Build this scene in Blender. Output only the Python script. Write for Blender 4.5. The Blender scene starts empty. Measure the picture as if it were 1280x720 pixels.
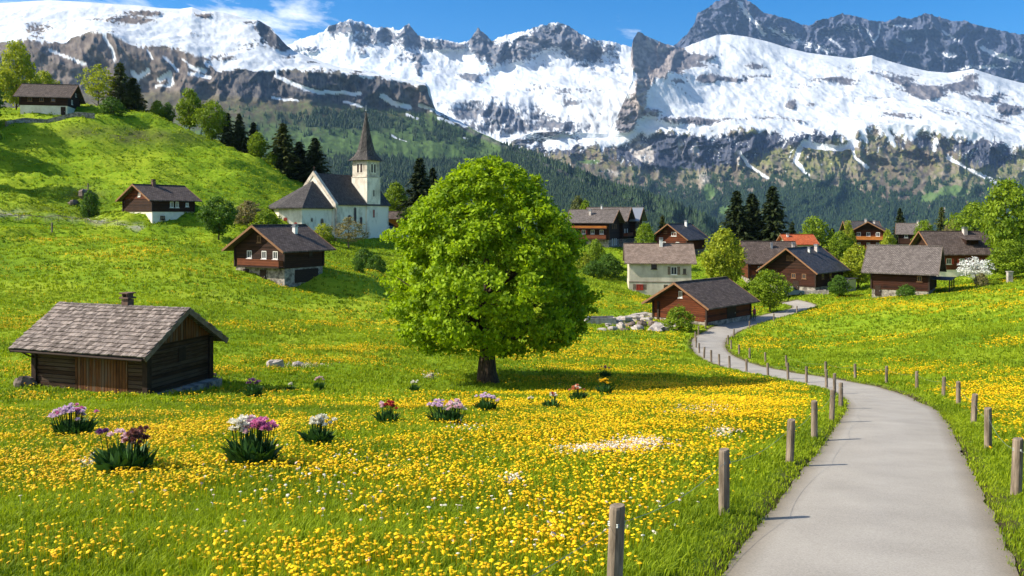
import bpy, math, random
import numpy as np
from mathutils import Vector, Matrix

random.seed(7)
RNG = np.random.RandomState(11)
R = math.radians
SC = bpy.context.scene
COL = SC.collection

# ------------------------------------------------------------------ camera
F_PX, HOR = 1000.0, 270.0            # focal length in photo pixels, row of the horizon
cam_d = bpy.data.cameras.new('camera')
cam = bpy.data.objects.new('camera', cam_d); COL.objects.link(cam)
cam.location = (0, 0, 0); cam.rotation_euler = (R(90), 0, 0)
cam_d.sensor_width = 36; cam_d.lens = 36 * F_PX / 1280
cam_d.shift_y = -(360 - HOR) / 1280
cam_d.clip_start = 0.3; cam_d.clip_end = 40000
SC.camera = cam

# ------------------------------------------------------------------ light
SUN_AZ = R(264)                       # compass angle of the sun, from +Y towards +X
SUN_EL = R(40)
SKY_STRENGTH = 0.10
EXPOSURE = 0.80
W = bpy.data.worlds.new('World'); SC.world = W; W.use_nodes = True
nt = W.node_tree; nt.nodes.clear()
out = nt.nodes.new('ShaderNodeOutputWorld'); bg = nt.nodes.new('ShaderNodeBackground')
sky = nt.nodes.new('ShaderNodeTexSky'); sky.sky_type = 'NISHITA'; sky.sun_disc = False
sky.sun_elevation = SUN_EL; sky.sun_rotation = SUN_AZ
sky.altitude = 1500; sky.air_density = 1.0; sky.dust_density = 0.3; sky.ozone_density = 4.0
hs = nt.nodes.new('ShaderNodeHueSaturation'); hs.inputs['Saturation'].default_value = 1.42
nt.links.new(sky.outputs[0], hs.inputs['Color'])
# thin fair weather clouds in the sky, by direction
tc = nt.nodes.new('ShaderNodeTexCoord')
mp = nt.nodes.new('ShaderNodeMapping'); mp.inputs['Scale'].default_value = (1, 1, 2.6)
nt.links.new(tc.outputs['Generated'], mp.inputs['Vector'])
cn = nt.nodes.new('ShaderNodeTexNoise'); cn.inputs['Scale'].default_value = 5.5
cn.inputs['Detail'].default_value = 9; cn.inputs['Roughness'].default_value = 0.6
cn.inputs['Distortion'].default_value = 0.3
nt.links.new(mp.outputs[0], cn.inputs['Vector'])
sx = nt.nodes.new('ShaderNodeSeparateXYZ'); nt.links.new(tc.outputs['Generated'], sx.inputs[0])
def wmath(op, a, b=None, clamp=False):
    m = nt.nodes.new('ShaderNodeMath'); m.operation = op; m.use_clamp = clamp
    for i, v in enumerate((a, b)):
        if v is None: continue
        if isinstance(v, (int, float)): m.inputs[i].default_value = v
        else: nt.links.new(v, m.inputs[i])
    return m.outputs[0]
# more cloud towards the left (west) of the view
left = wmath('MULTIPLY', sx.outputs['X'], -0.30)
behind = wmath('MULTIPLY', wmath('MAXIMUM', wmath('MULTIPLY', sx.outputs['Y'], -1.0), 0.0), 0.14)   # unseen cloud added behind the viewer to whiten the ambient light
val = wmath('ADD', wmath('ADD', cn.outputs['Fac'], left), behind)
cm = nt.nodes.new('ShaderNodeMapRange'); cm.inputs[1].default_value = 0.60; cm.inputs[2].default_value = 0.72
cm.inputs[3].default_value = 0; cm.inputs[4].default_value = 0.9
nt.links.new(val, cm.inputs[0])
mx = nt.nodes.new('ShaderNodeMix'); mx.data_type = 'RGBA'
nt.links.new(cm.outputs[0], mx.inputs[0]); nt.links.new(hs.outputs[0], mx.inputs[6])
mx.inputs[7].default_value = (8.5, 8.6, 8.8, 1)
nt.links.new(mx.outputs[2], bg.inputs[0]); bg.inputs[1].default_value = SKY_STRENGTH
nt.links.new(bg.outputs[0], out.inputs[0])

sun_d = bpy.data.lights.new('sun', 'SUN'); sun = bpy.data.objects.new('sun', sun_d); COL.objects.link(sun)
sun_d.energy = 5.0; sun_d.angle = R(0.53); sun_d.color = (1.0, 0.93, 0.80)
sv = Vector((math.sin(SUN_AZ) * math.cos(SUN_EL), math.cos(SUN_AZ) * math.cos(SUN_EL), math.sin(SUN_EL)))
sun.rotation_euler = (-sv).to_track_quat('-Z', 'Y').to_euler()
sun.location = (-60, -10, 60)

SC.view_settings.view_transform = 'Standard'; SC.view_settings.look = 'None'
SC.view_settings.exposure = EXPOSURE; SC.view_settings.gamma = 1
SC.cycles.max_bounces = 6; SC.cycles.diffuse_bounces = 3; SC.cycles.glossy_bounces = 2
SC.cycles.transmission_bounces = 4; SC.cycles.transparent_max_bounces = 8
SC.cycles.volume_bounces = 0

# ------------------------------------------------------------------ helpers
def tag(o, label=None, cat=None, group=None, kind=None):
    if label: o['label'] = label
    if cat: o['category'] = cat
    if group: o['group'] = group
    if kind: o['kind'] = kind
    return o

def empty(name, loc=(0, 0, 0), rz=0.0):
    o = bpy.data.objects.new(name, None); o.empty_display_size = 0.3
    o.location = loc; o.rotation_euler = (0, 0, rz); COL.objects.link(o); return o

def link_mesh(name, me, parent=None):
    o = bpy.data.objects.new(name, me); COL.objects.link(o); o.parent = parent; return o

def copy_tree(o, parent=None):
    c = o.copy(); COL.objects.link(c); c.parent = parent
    for ch in [q for q in bpy.data.objects if q.parent is o]:
        copy_tree(ch, c)
    return c

def np_mesh(name, V, Fc, mats=(), smooth=False, attrs=None):
    V = np.asarray(V, np.float32); Fc = np.asarray(Fc, np.int32)
    me = bpy.data.meshes.new(name); k = Fc.shape[1]
    me.vertices.add(len(V)); me.vertices.foreach_set('co', V.ravel())
    me.loops.add(Fc.size); me.loops.foreach_set('vertex_index', Fc.ravel())
    me.polygons.add(len(Fc))
    me.polygons.foreach_set('loop_start', np.arange(0, Fc.size, k, dtype=np.int32))
    me.polygons.foreach_set('loop_total', np.full(len(Fc), k, np.int32))
    me.polygons.foreach_set('use_smooth', np.full(len(Fc), smooth, bool))
    for m in mats: me.materials.append(m)
    if attrs:
        for an, av in attrs.items():
            av = np.asarray(av, np.float32)
            if av.ndim == 1:
                a = me.attributes.new(an, 'FLOAT', 'POINT'); a.data.foreach_set('value', av)
            else:
                a = me.attributes.new(an, 'FLOAT_COLOR', 'POINT')
                if av.shape[1] == 3: av = np.concatenate([av, np.ones((len(av), 1), np.float32)], 1)
                a.data.foreach_set('color', av.ravel())
    me.update(); me.validate(); return me

class MB:
    """collects boxes, prisms and tubes; build() links them as one mesh object"""
    def __init__(s): s.v = []; s.f = []; s.mi = []
    def add(s, verts, faces, mi=0):
        n = len(s.v); s.v += [tuple(v) for v in verts]; s.f += [tuple(n + i for i in f) for f in faces]
        s.mi += [mi] * len(faces); return s
    def box(s, c, sz, rot=None, mi=0):
        hx, hy, hz = sz[0] / 2, sz[1] / 2, sz[2] / 2
        vs = [Vector((x, y, z)) for x in (-hx, hx) for y in (-hy, hy) for z in (-hz, hz)]
        if rot is not None:
            M = rot if isinstance(rot, Matrix) else Matrix.Rotation(rot, 3, 'Z')
            vs = [M @ v for v in vs]
        c = Vector(c)
        return s.add([v + c for v in vs], [(0, 1, 3, 2), (4, 6, 7, 5), (0, 4, 5, 1), (2, 3, 7, 6), (0, 2, 6, 4), (1, 5, 7, 3)], mi)
    def prism(s, poly, ext, mi=0):
        """poly: 3D points of a planar face, ext: extrusion vector"""
        n = len(poly); e = Vector(ext); a = [Vector(p) for p in poly]
        vs = a + [p + e for p in a]
        fs = [tuple(range(n))[::-1], tuple(range(n, 2 * n))] + [(i, (i + 1) % n, n + (i + 1) % n, n + i) for i in range(n)]
        return s.add(vs, fs, mi)
    def tube(s, pts, rad, n=8, mi=0, cap=True):
        pts = [Vector(p) for p in pts]; m = len(pts)
        if not isinstance(rad, (list, tuple)): rad = [rad] * m
        vs = []
        for i, p in enumerate(pts):
            d = (pts[min(i + 1, m - 1)] - pts[max(i - 1, 0)]).normalized()
            a = d.orthogonal().normalized() if abs(d.z) < .99 else Vector((1, 0, 0))
            if abs(d.z) < .99: a = d.cross(Vector((0, 0, 1))).normalized()
            b = d.cross(a)
            for k in range(n):
                t = 2 * math.pi * k / n
                vs.append(p + (a * math.cos(t) + b * math.sin(t)) * rad[i])
        fs = [(i * n + k, i * n + (k + 1) % n, (i + 1) * n + (k + 1) % n, (i + 1) * n + k) for i in range(m - 1) for k in range(n)]
        if cap: fs += [tuple(range(n))[::-1], tuple((m - 1) * n + k for k in range(n))]
        return s.add(vs, fs, mi)
    def mesh(s, name, mats, smooth=False):
        me = bpy.data.meshes.new(name); me.from_pydata(s.v, [], s.f)
        for m in (mats if isinstance(mats, (list, tuple)) else [mats]): me.materials.append(m)
        me.polygons.foreach_set('material_index', s.mi)
        if smooth: me.polygons.foreach_set('use_smooth', [True] * len(s.f))
        me.update(); return me
    def build(s, name, mats, parent=None, smooth=False):
        return link_mesh(name, s.mesh(name, mats, smooth), parent)

# ------------------------------------------------------------------ noise
def _hash(ix, iy, seed):
    h = (ix.astype(np.int64) * 374761393 + iy.astype(np.int64) * 668265263 + seed * 974634777) & 0x7fffffff
    h = ((h ^ (h >> 13)) * 1274126177) & 0x7fffffff
    return ((h ^ (h >> 16)) & 0xffff) / 65536.0
def perlin(x, y, seed=0):
    x = np.asarray(x, float); y = np.asarray(y, float)
    ix = np.floor(x); iy = np.floor(y); fx = x - ix; fy = y - iy
    u = fx * fx * fx * (fx * (fx * 6 - 15) + 10); v = fy * fy * fy * (fy * (fy * 6 - 15) + 10)
    def g(dx, dy):
        a = _hash(ix + dx, iy + dy, seed) * 2 * np.pi
        return np.cos(a) * (fx - dx) + np.sin(a) * (fy - dy)
    a = g(0, 0) * (1 - u) + g(1, 0) * u; b = g(0, 1) * (1 - u) + g(1, 1) * u
    return (a * (1 - v) + b * v) * 1.5
def fbm(x, y, o=5, seed=0, gain=.5, lac=2.03):
    s = 0; a = 1; t = 0
    for i in range(o):
        s = s + a * perlin(x, y, seed + i * 17); t += a; a *= gain; x = x * lac + 3.1; y = y * lac + 1.7
    return s / t
def ridged(x, y, o=5, seed=0, gain=.5, lac=2.07):
    s = 0; a = 1; t = 0; w = 1.0
    for i in range(o):
        n = 1 - np.abs(perlin(x, y, seed + i * 13)); n = n * n
        s = s + a * n * w; t += a; w = np.clip(n * 1.6, 0, 1); a *= gain; x = x * lac + 2.3; y = y * lac + 5.9
    return s / t
def sstep(a, b, x):
    t = np.clip((x - a) / (b - a), 0, 1); return t * t * (3 - 2 * t)
def mixc(a, b, t):
    t = np.asarray(t)[..., None]; return np.asarray(a) * (1 - t) + np.asarray(b) * t

# ------------------------------------------------------------------ materials
def nmat(name):
    m = bpy.data.materials.new(name); m.use_nodes = True; t = m.node_tree; t.nodes.clear()
    o = t.nodes.new('ShaderNodeOutputMaterial'); return m, t, o
def N(t, typ, **kw):
    n = t.nodes.new(typ)
    for k, v in kw.items():
        if k in n.inputs: n.inputs[k].default_value = v
        else: setattr(n, k, v)
    return n
def ramp(t, fac, stops):
    r = t.nodes.new('ShaderNodeValToRGB'); e = r.color_ramp.elements
    while len(e) < len(stops): e.new(.5)
    for i, (p, c) in enumerate(stops): e[i].position = p; e[i].color = (*c, 1)
    t.links.new(fac, r.inputs[0]); return r.outputs[0]
def bump(t, h, strength, dist):
    b = N(t, 'ShaderNodeBump'); b.inputs['Strength'].default_value = strength; b.inputs['Distance'].default_value = dist
    t.links.new(h, b.inputs['Height']); return b.outputs[0]
def coords(t, scale=(1, 1, 1), rot=(0, 0, 0)):
    tc = N(t, 'ShaderNodeTexCoord'); mp = N(t, 'ShaderNodeMapping')
    mp.inputs['Scale'].default_value = scale; mp.inputs['Rotation'].default_value = rot
    t.links.new(tc.outputs['Object'], mp.inputs['Vector']); return mp.outputs[0]
def principled(t, o, color, rough=.8, normal=None, spec=.3):
    p = N(t, 'ShaderNodeBsdfPrincipled'); p.inputs['Roughness'].default_value = rough
    p.inputs['Specular IOR Level'].default_value = spec
    if isinstance(color, tuple): p.inputs['Base Color'].default_value = (*color, 1)
    else: t.links.new(color, p.inputs['Base Color'])
    if normal is not None: t.links.new(normal, p.inputs['Normal'])
    t.links.new(p.outputs[0], o.inputs['Surface']); return p
def mottled(name, c1, c2, scale=3, rough=.85, bstr=.4, bdist=.03, stretch=(1, 1, 1), spec=.25, mid=(.35, .65), detail=6):
    m, t, o = nmat(name); v = coords(t, stretch)
    n = N(t, 'ShaderNodeTexNoise', Scale=scale, Detail=detail, Roughness=.65); t.links.new(v, n.inputs['Vector'])
    c = ramp(t, n.outputs['Fac'], [(mid[0], c1), (mid[1], c2)])
    principled(t, o, c, rough, bump(t, n.outputs['Fac'], bstr, bdist), spec); return m
def boards(name, dark, light, step=.22, vertical=False, rough=.8, grey=None):
    """weathered boards: seams every `step` metres, grain along the board"""
    m, t, o = nmat(name)
    tc = N(t, 'ShaderNodeTexCoord'); sp = N(t, 'ShaderNodeSeparateXYZ'); t.links.new(tc.outputs['Object'], sp.inputs[0])
    ad = N(t, 'ShaderNodeMath', operation='ADD'); t.links.new(sp.outputs['X'], ad.inputs[0]); t.links.new(sp.outputs['Y'], ad.inputs[1])
    pos = ad.outputs[0] if vertical else sp.outputs['Z']
    dv = N(t, 'ShaderNodeMath', operation='DIVIDE'); dv.inputs[1].default_value = step; t.links.new(pos, dv.inputs[0])
    fl = N(t, 'ShaderNodeMath', operation='FLOOR'); t.links.new(dv.outputs[0], fl.inputs[0])
    fr = N(t, 'ShaderNodeMath', operation='FRACT'); t.links.new(dv.outputs[0], fr.inputs[0])
    pp = N(t, 'ShaderNodeMath', operation='PINGPONG'); pp.inputs[1].default_value = .5; t.links.new(fr.outputs[0], pp.inputs[0])
    seam = N(t, 'ShaderNodeMapRange'); seam.inputs[1].default_value = 0; seam.inputs[2].default_value = .12
    t.links.new(pp.outputs[0], seam.inputs[0])
    wn = N(t, 'ShaderNodeTexWhiteNoise', noise_dimensions='1D'); t.links.new(fl.outputs[0], wn.inputs['W'])
    v = coords(t, (9, 9, .7) if vertical else (.9, .9, 12))
    n = N(t, 'ShaderNodeTexNoise', Scale=1.6, Detail=6, Roughness=.7); t.links.new(v, n.inputs['Vector'])
    n2 = N(t, 'ShaderNodeTexNoise', Scale=.8, Detail=3); t.links.new(tc.outputs['Object'], n2.inputs['Vector'])
    s1 = N(t, 'ShaderNodeMath', operation='MULTIPLY_ADD'); s1.inputs[1].default_value = .35; t.links.new(wn.outputs[0], s1.inputs[0]); t.links.new(n.outputs['Fac'], s1.inputs[2])
    s2 = N(t, 'ShaderNodeMath', operation='MULTIPLY_ADD'); s2.inputs[1].default_value = .5; t.links.new(n2.outputs['Fac'], s2.inputs[0]); t.links.new(s1.outputs[0], s2.inputs[2])
    stops = [(.55, dark), (1.0, light)] if grey is None else [(.5, dark), (.85, light), (1.0, grey)]
    s3 = N(t, 'ShaderNodeMath', operation='MULTIPLY'); s3.inputs[1].default_value = .95; t.links.new(s2.outputs[0], s3.inputs[0])
    c = ramp(t, s3.outputs[0], stops)
    mu = N(t, 'ShaderNodeMix', data_type='RGBA', blend_type='MULTIPLY'); mu.inputs[0].default_value = 1
    t.links.new(c, mu.inputs[6])
    cr = ramp(t, seam.outputs[0], [(0, (.25, .22, .2)), (1, (1, 1, 1))]); t.links.new(cr, mu.inputs[7])
    hh = N(t, 'ShaderNodeMath', operation='MULTIPLY_ADD'); hh.inputs[1].default_value = .25
    t.links.new(n.outputs['Fac'], hh.inputs[0]); t.links.new(seam.outputs[0], hh.inputs[2])
    principled(t, o, mu.outputs[2], rough, bump(t, hh.outputs[0], .8, .03), .2); return m
def shingles(name, c1, c2, cm, w=.3, h=.22, rough=.85):
    m, t, o = nmat(name); v = coords(t, (1, 1.25, 0))
    b = N(t, 'ShaderNodeTexBrick'); b.inputs['Scale'].default_value = 1; b.inputs['Brick Width'].default_value = w
    b.inputs['Row Height'].default_value = h; b.inputs['Mortar Size'].default_value = .022; b.inputs['Bias'].default_value = 0
    b.inputs['Color1'].default_value = (*c1, 1); b.inputs['Color2'].default_value = (*c2, 1); b.inputs['Mortar'].default_value = (*cm, 1)
    t.links.new(v, b.inputs['Vector'])
    n = N(t, 'ShaderNodeTexNoise', Scale=1.3, Detail=7, Roughness=.7)
    t.links.new(coords(t), n.inputs['Vector'])
    r = ramp(t, n.outputs['Fac'], [(.3, (.62, .6, .58)), (.7, (1.25, 1.22, 1.2))])
    mu = N(t, 'ShaderNodeMix', data_type='RGBA', blend_type='MULTIPLY'); mu.inputs[0].default_value = 1
    t.links.new(b.outputs[0], mu.inputs[6]); t.links.new(r, mu.inputs[7])
    inv = N(t, 'ShaderNodeMath', operation='SUBTRACT'); inv.inputs[0].default_value = 1; t.links.new(b.outputs['Fac'], inv.inputs[1])
    ad = N(t, 'ShaderNodeMath', operation='MULTIPLY_ADD'); ad.inputs[1].default_value = .6
    t.links.new(n.outputs['Fac'], ad.inputs[0]); t.links.new(inv.outputs[0], ad.inputs[2])
    principled(t, o, mu.outputs[2], rough, bump(t, ad.outputs[0], .7, .04), .25); return m
def foliage(name, c1, c2, trans=.4, tcol=None):
    """leaf surface; `tint` attribute picks between two leaf colours"""
    m, t, o = nmat(name)
    a = N(t, 'ShaderNodeAttribute', attribute_name='tint')
    c = ramp(t, a.outputs['Fac'], [(0, c1), (1, c2)])
    d = N(t, 'ShaderNodeBsdfPrincipled'); d.inputs['Roughness'].default_value = .6; d.inputs['Specular IOR Level'].default_value = .2
    t.links.new(c, d.inputs['Base Color'])
    tr = N(t, 'ShaderNodeBsdfTranslucent')
    mu = N(t, 'ShaderNodeMix', data_type='RGBA', blend_type='MULTIPLY'); mu.inputs[0].default_value = 1
    t.links.new(c, mu.inputs[6]); mu.inputs[7].default_value = (*(tcol or (1.3, 1.2, .6)), 1)
    t.links.new(mu.outputs[2], tr.inputs['Color'])
    ms = N(t, 'ShaderNodeMixShader'); ms.inputs[0].default_value = trans
    t.links.new(d.outputs[0], ms.inputs[1]); t.links.new(tr.outputs[0], ms.inputs[2]); t.links.new(ms.outputs[0], o.inputs['Surface'])
    return m
def plain(name, c, rough=.6, spec=.3, metal=0):
    m, t, o = nmat(name); p = principled(t, o, c, rough, None, spec); p.inputs['Metallic'].default_value = metal; return m

# ------------------------------------------------------------------ near terrain
def P(px, py, d): return ((px - 640) / F_PX * d, d, (HOR - py) / F_PX * d)
ctrl = []
for d in (2, 10, 20, 33):
    for px in (-400, 0, 500, 1000, 1500): ctrl.append((((px - 640) / F_PX) * max(d, 6), d, -(2.95 + .15 * d)))
for c in [(60,483,41),(150,489,40),(300,472,47),(450,472,50),(610,478,51),(760,471,56),(900,466,60),
          (20,432,54),(20,400,62),(20,350,80),(20,300,102),(20,278,114),(20,240,128),(20,190,146),(20,148,163),(-90,150,150),(-90,250,115),(-90,400,60),
          (60,144,166),(84,145,161),(35,148,160),(200,400,64),(200,350,82),(200,300,105),(195,283,119),(200,242,134),(200,202,154),(200,155,184),(110,132,180),
          (330,420,62),(345,354,91),(330,300,118),(330,250,147),(330,207,174),(400,240,182),(270,178,182),
          (440,298,152),(400,292,146),(440,350,108),(450,400,78),(480,430,63),(500,300,160),(560,305,160),
          (560,400,80),(640,400,88),(640,340,125),(640,305,165),(740,400,97),(740,350,130),(740,309,168),(800,312,178),(850,317,176),
          (820,370,133),(830,408,95),(800,425,80),(700,440,70),(883,407,95),(900,404,98),(1000,366,130),(1040,366,134),(1010,380,120),
          (960,392,110),(960,420,90),(950,440,76),(1060,455,64),(1100,410,88),(1100,376,108),(1145,369,116),(1270,470,49),(1270,430,62),
          (1270,392,78),(1270,358,98),(1180,368,112),(1180,430,66),(1400,350,98),(1400,450,50),(1200,345,145),(1090,318,202),(958,354,152),(1000,330,200),(1250,350,125)]:
    ctrl.append(P(*c))
for px, d, z in [(20,240,8),(-100,240,10),(200,250,-2),(400,250,-8),(640,250,-10),(850,240,-10),(1050,250,-11),(1300,250,-12),
                 (20,330,-30),(400,330,-30),(800,330,-30),(1200,330,-32)]:
    ctrl.append(((px - 640) / F_PX * d, d, z))
CT = np.array(ctrl); CS = 50.0
def _k(r2): return r2 * np.log(r2 + 1e-9)
def _fit():
    X = CT[:, :2] / CS; n = len(X)
    K = _k(((X[:, None] - X[None]) ** 2).sum(-1)) + np.eye(n) * 0.004
    Pm = np.concatenate([np.ones((n, 1)), X], 1)
    A = np.zeros((n + 3, n + 3)); A[:n, :n] = K; A[:n, n:] = Pm; A[n:, :n] = Pm.T
    return X, np.linalg.solve(A, np.concatenate([CT[:, 2], np.zeros(3)]))
TX, TW = _fit()
def tps(x, y):
    x = np.asarray(x, float); y = np.asarray(y, float); sh = x.shape
    q = np.stack([np.clip(x.ravel(), -190, 190), np.clip(y.ravel(), -5, 340)], 1) / CS
    res = np.empty(len(q))
    for i in range(0, len(q), 40000):
        b = q[i:i + 40000]
        r2 = ((b[:, None] - TX[None]) ** 2).sum(-1)
        res[i:i + 40000] = _k(r2) @ TW[:-3] + TW[-3] + b @ TW[-2:]
    return res.reshape(sh)
def base_h(x, y):
    """height of the land without the road cutting"""
    x = np.asarray(x, float); y = np.asarray(y, float)
    h = tps(x, y)
    left_hill = sstep(-25, -60, x) * sstep(70, 120, y)
    h = h + fbm(x / 9, y / 9, 3, 3) * (.10 + .1 * sstep(30, 80, y) + .7 * left_hill) * sstep(6, 14, np.hypot(x, y) * .6)
    u_, v_ = (x + y * .55), (y - x * .55)
    h = h + ((ridged(u_ / 60, v_ / 9, 3, 24) - .5) * 1.5 + fbm(x / 2.6, y / 2.2, 3, 25) * .35) * left_hill
    h = h + fbm(x / 24, y / 15, 3, 9) * 1.6 * left_hill + (ridged(x / 20 + y / 45, y / 14 - x / 60, 3, 14) - .5) * 1.8 * left_hill
    h = h + 1.9 * sstep(-14.5, -18.5, x) * sstep(-33, -28, x) * sstep(91, 96, y) * sstep(114, 106, y)
    h = h + .16 * np.sin(h * 5.2 + 3.5 * fbm(x / 14, y / 14, 3, 33)) * left_hill      # cattle terraces
    far = sstep(230, 420, y) + sstep(190, 420, np.abs(x)) - sstep(230, 420, y) * sstep(190, 420, np.abs(x))
    fh = -45 - 205 * sstep(300, 1500, np.hypot(x, y))
    return h * (1 - far) + fh * far
ROAD_PX = [(1075,800),(1085,720),(1100,645),(1108,590),(1114,550),(1117,525),(1112,507),(1090,493),(1050,481),(1005,473),(960,465),(925,457),(902,449),(889,440),
           (885,431),(890,421),(907,411),(935,402),(968,394),(992,388),(1006,384),(1003,380),(985,377)]
def hit(px, py, dmin=3.0, dmax=260.0):
    """where the view ray of a photo point meets the land"""
    d = np.exp(np.linspace(math.log(dmin), math.log(dmax), 900))
    x = (px - 640) / F_PX * d; z = (HOR - py) / F_PX * d
    g = base_h(x, d) - z
    i = np.argmax(g > 0)
    if i == 0: return (x[-1], d[-1], float(base_h(x[-1], d[-1])))
    a = g[i - 1] / (g[i - 1] - g[i]); dd = d[i - 1] + a * (d[i] - d[i - 1]); xx = (px - 640) / F_PX * dd
    return (float(xx), float(dd), float(base_h(xx, dd)))
def gh(x, y): return float(base_h(x, y))
rp = np.array([hit(a, b)[:2] for a, b in ROAD_PX])
rp = np.concatenate([[rp[0] * 2 - rp[1] + (0, -1)], rp])
# smooth the centre line: Catmull-Rom, then a moving average
def catmull(p, k=14):
    o = []
    for i in range(len(p) - 1):
        p0, p1, p2, p3 = p[max(i - 1, 0)], p[i], p[i + 1], p[min(i + 2, len(p) - 1)]
        for t in np.linspace(0, 1, k, endpoint=False):
            o.append(.5 * ((2 * p1) + (p2 - p0) * t + (2 * p0 - 5 * p1 + 4 * p2 - p3) * t * t + (3 * p1 - p0 - 3 * p2 + p3) * t ** 3))
    o.append(p[-1]); return np.array(o)
rc = catmull(rp)
seg = np.concatenate([[0], np.cumsum(np.hypot(*np.diff(rc, axis=0).T))])
S = np.arange(0, seg[-1], .25); rc = np.stack([np.interp(S, seg, rc[:, 0]), np.interp(S, seg, rc[:, 1])], 1)
for _ in range(110):
    rc[1:-1] = rc[1:-1] * .5 + (rc[:-2] + rc[2:]) * .25
ROAD_W = 1.68
def road_dist(x, y):
    x = np.asarray(x, float); y = np.asarray(y, float); sh = x.shape
    q = np.stack([x.ravel(), y.ravel()], 1); res = np.full(len(q), 1e3)
    m = (q[:, 0] > -5) & (q[:, 0] < 60) & (q[:, 1] > -5) & (q[:, 1] < 150); idx = np.nonzero(m)[0]
    for i in range(0, len(idx), 20000):
        b = q[idx[i:i + 20000]]
        res[idx[i:i + 20000]] = np.sqrt(((b[:, None] - rc[None]) ** 2).sum(-1).min(1))
    return res.reshape(sh)
def land_h(x, y, rd=None):
    rd = road_dist(x, y) if rd is None else rd
    return base_h(x, y) - .16 * sstep(ROAD_W + .12, ROAD_W - .12, rd) + .05 * sstep(ROAD_W, ROAD_W + .25, rd) * sstep(ROAD_W + 2, ROAD_W + .5, rd)

def proj(x, y, z): return 640 + F_PX * x / np.maximum(y, 1), HOR - F_PX * z / np.maximum(y, 1)
def blob(px, py, cx, cy, rx, ry): return np.exp(-(((px - cx) / rx) ** 2 + ((py - cy) / ry) ** 2))
def flower_density(x, y, rd):
    """0..1: how thick the dandelions stand"""
    z = base_h(x, y); px, py = proj(x, y, z)
    n = fbm(x / 7, y / 4.0, 4, 41) ; n2 = fbm(x / 1.8, y / 1.1, 3, 57)
    n3 = fbm(x / 16, y / 5.0, 3, 71)
    v = .17 + 1.0 * n + .75 * n2 + 1.2 * n3 * sstep(30, 55, y) + .10 * sstep(60, 25, y)
    w = py + 5 * fbm(px / 60, py / 20, 3, 88) ; k = .8 + .9 * np.clip(n2 + .3, 0, 1)
    def st(cx, cy, rx, ry, s): return s * blob(px, w, cx, cy, rx, ry) * k
    v += .55 * blob(px, py, 880, 525, 260, 70) + .30 * blob(px, py, 500, 600, 500, 60) + .42 * blob(px, py, 760, 640, 180, 45) + .30 * blob(px, py, 600, 690, 260, 26)
    v += .45 * blob(px, py, 200, 545, 240, 18) + .38 * blob(px, py, 150, 600, 220, 20) + .35 * blob(px, py, 60, 695, 90, 14)
    v += st(770, 434, 120, 9, .8) + st(1000, 385, 60, 3, .8) + st(1190, 381, 150, 4.5, 1.1) + st(1100, 390, 130, 3, .7) + st(1240, 485, 60, 22, .6) + st(1240, 366, 60, 3, .8)
    v += st(1080, 421, 110, 6, .55) + st(1000, 436, 70, 5, .5) + st(250, 406, 200, 4, 1.0) + st(480, 436, 170, 4, .7) + st(380, 452, 120, 4, .5) + st(60, 400, 60, 4, .7) + st(320, 465, 90, 3.5, .6) + st(700, 447, 120, 5, .7)
    v += st(800, 385, 60, 4, .7) + st(360, 390, 90, 3, .5) + st(120, 320, 80, 4, .5) + st(620, 505, 400, 7, .35)
    v -= .95 * blob(px, py, 480, 482, 190, 12) + .5 * blob(px, py, 200, 512, 220, 8) + .7 * blob(px, py, 850, 449, 130, 7) + .5 * blob(px, py, 560, 455, 110, 6)
    v -= .22 * sstep(940, 1000, px) * sstep(470, 440, py) + .10 * blob(px, py, 880, 540, 250, 60)
    v -= .6 * blob(px, py, 1180, 408, 140, 11) + .6 * blob(px, py, 1120, 442, 170, 9) + .7 * blob(px, py, 60, 360, 220, 26) + .5 * blob(px, py, 330, 378, 110, 12) + .5 * blob(px, py, 300, 428, 120, 7)
    v -= .55 * blob(px, py, 250, 668, 170, 22) + .25 * blob(px, py, 480, 690, 60, 25)
    v -= 1.2 * sstep(95, 135, y) * sstep(20, -10, x) + .8 * sstep(120, 150, y)
    v *= sstep(ROAD_W + .5, ROAD_W + 2.2, rd + n2 * .6)
    return np.clip(v, 0, 1)

# ================================================================== the land
def axis(fine, mid, far, inner, outer):
    """non-uniform spacing: fine close to 0, growing outwards, to both sides"""
    v = [0.0]; s = fine
    while v[-1] < outer:
        a = v[-1]
        s = fine if a < inner else fine + (a - inner) * mid
        v.append(a + min(s, far))
    return np.array(v)
ax = axis(.3, .012, 900, 22, 15000); xs = np.concatenate([-ax[:0:-1], ax])
ay = axis(.25, .0085, 900, 12, 15000); ys = np.concatenate([[-15000, -6000, -2000, -600, -200, -60, -25, -12, -6, -3], ay])
GX, GY = np.meshgrid(xs, ys)
RD = road_dist(GX, GY)
GZ = land_h(GX, GY, RD)
FL = flower_density(GX, GY, RD)
nx, ny = len(xs), len(ys)
gi = (np.arange(ny - 1)[:, None] * nx + np.arange(nx - 1)[None]).ravel()
gF = np.stack([gi, gi + 1, gi + nx + 1, gi + nx], 1)
dirt = sstep(ROAD_W + .55, ROAD_W + .05, RD + .25 * fbm(GX * 1.5, GY * 1.5, 3, 5))
ppx, ppy = proj(GX, GY, GZ)
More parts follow.
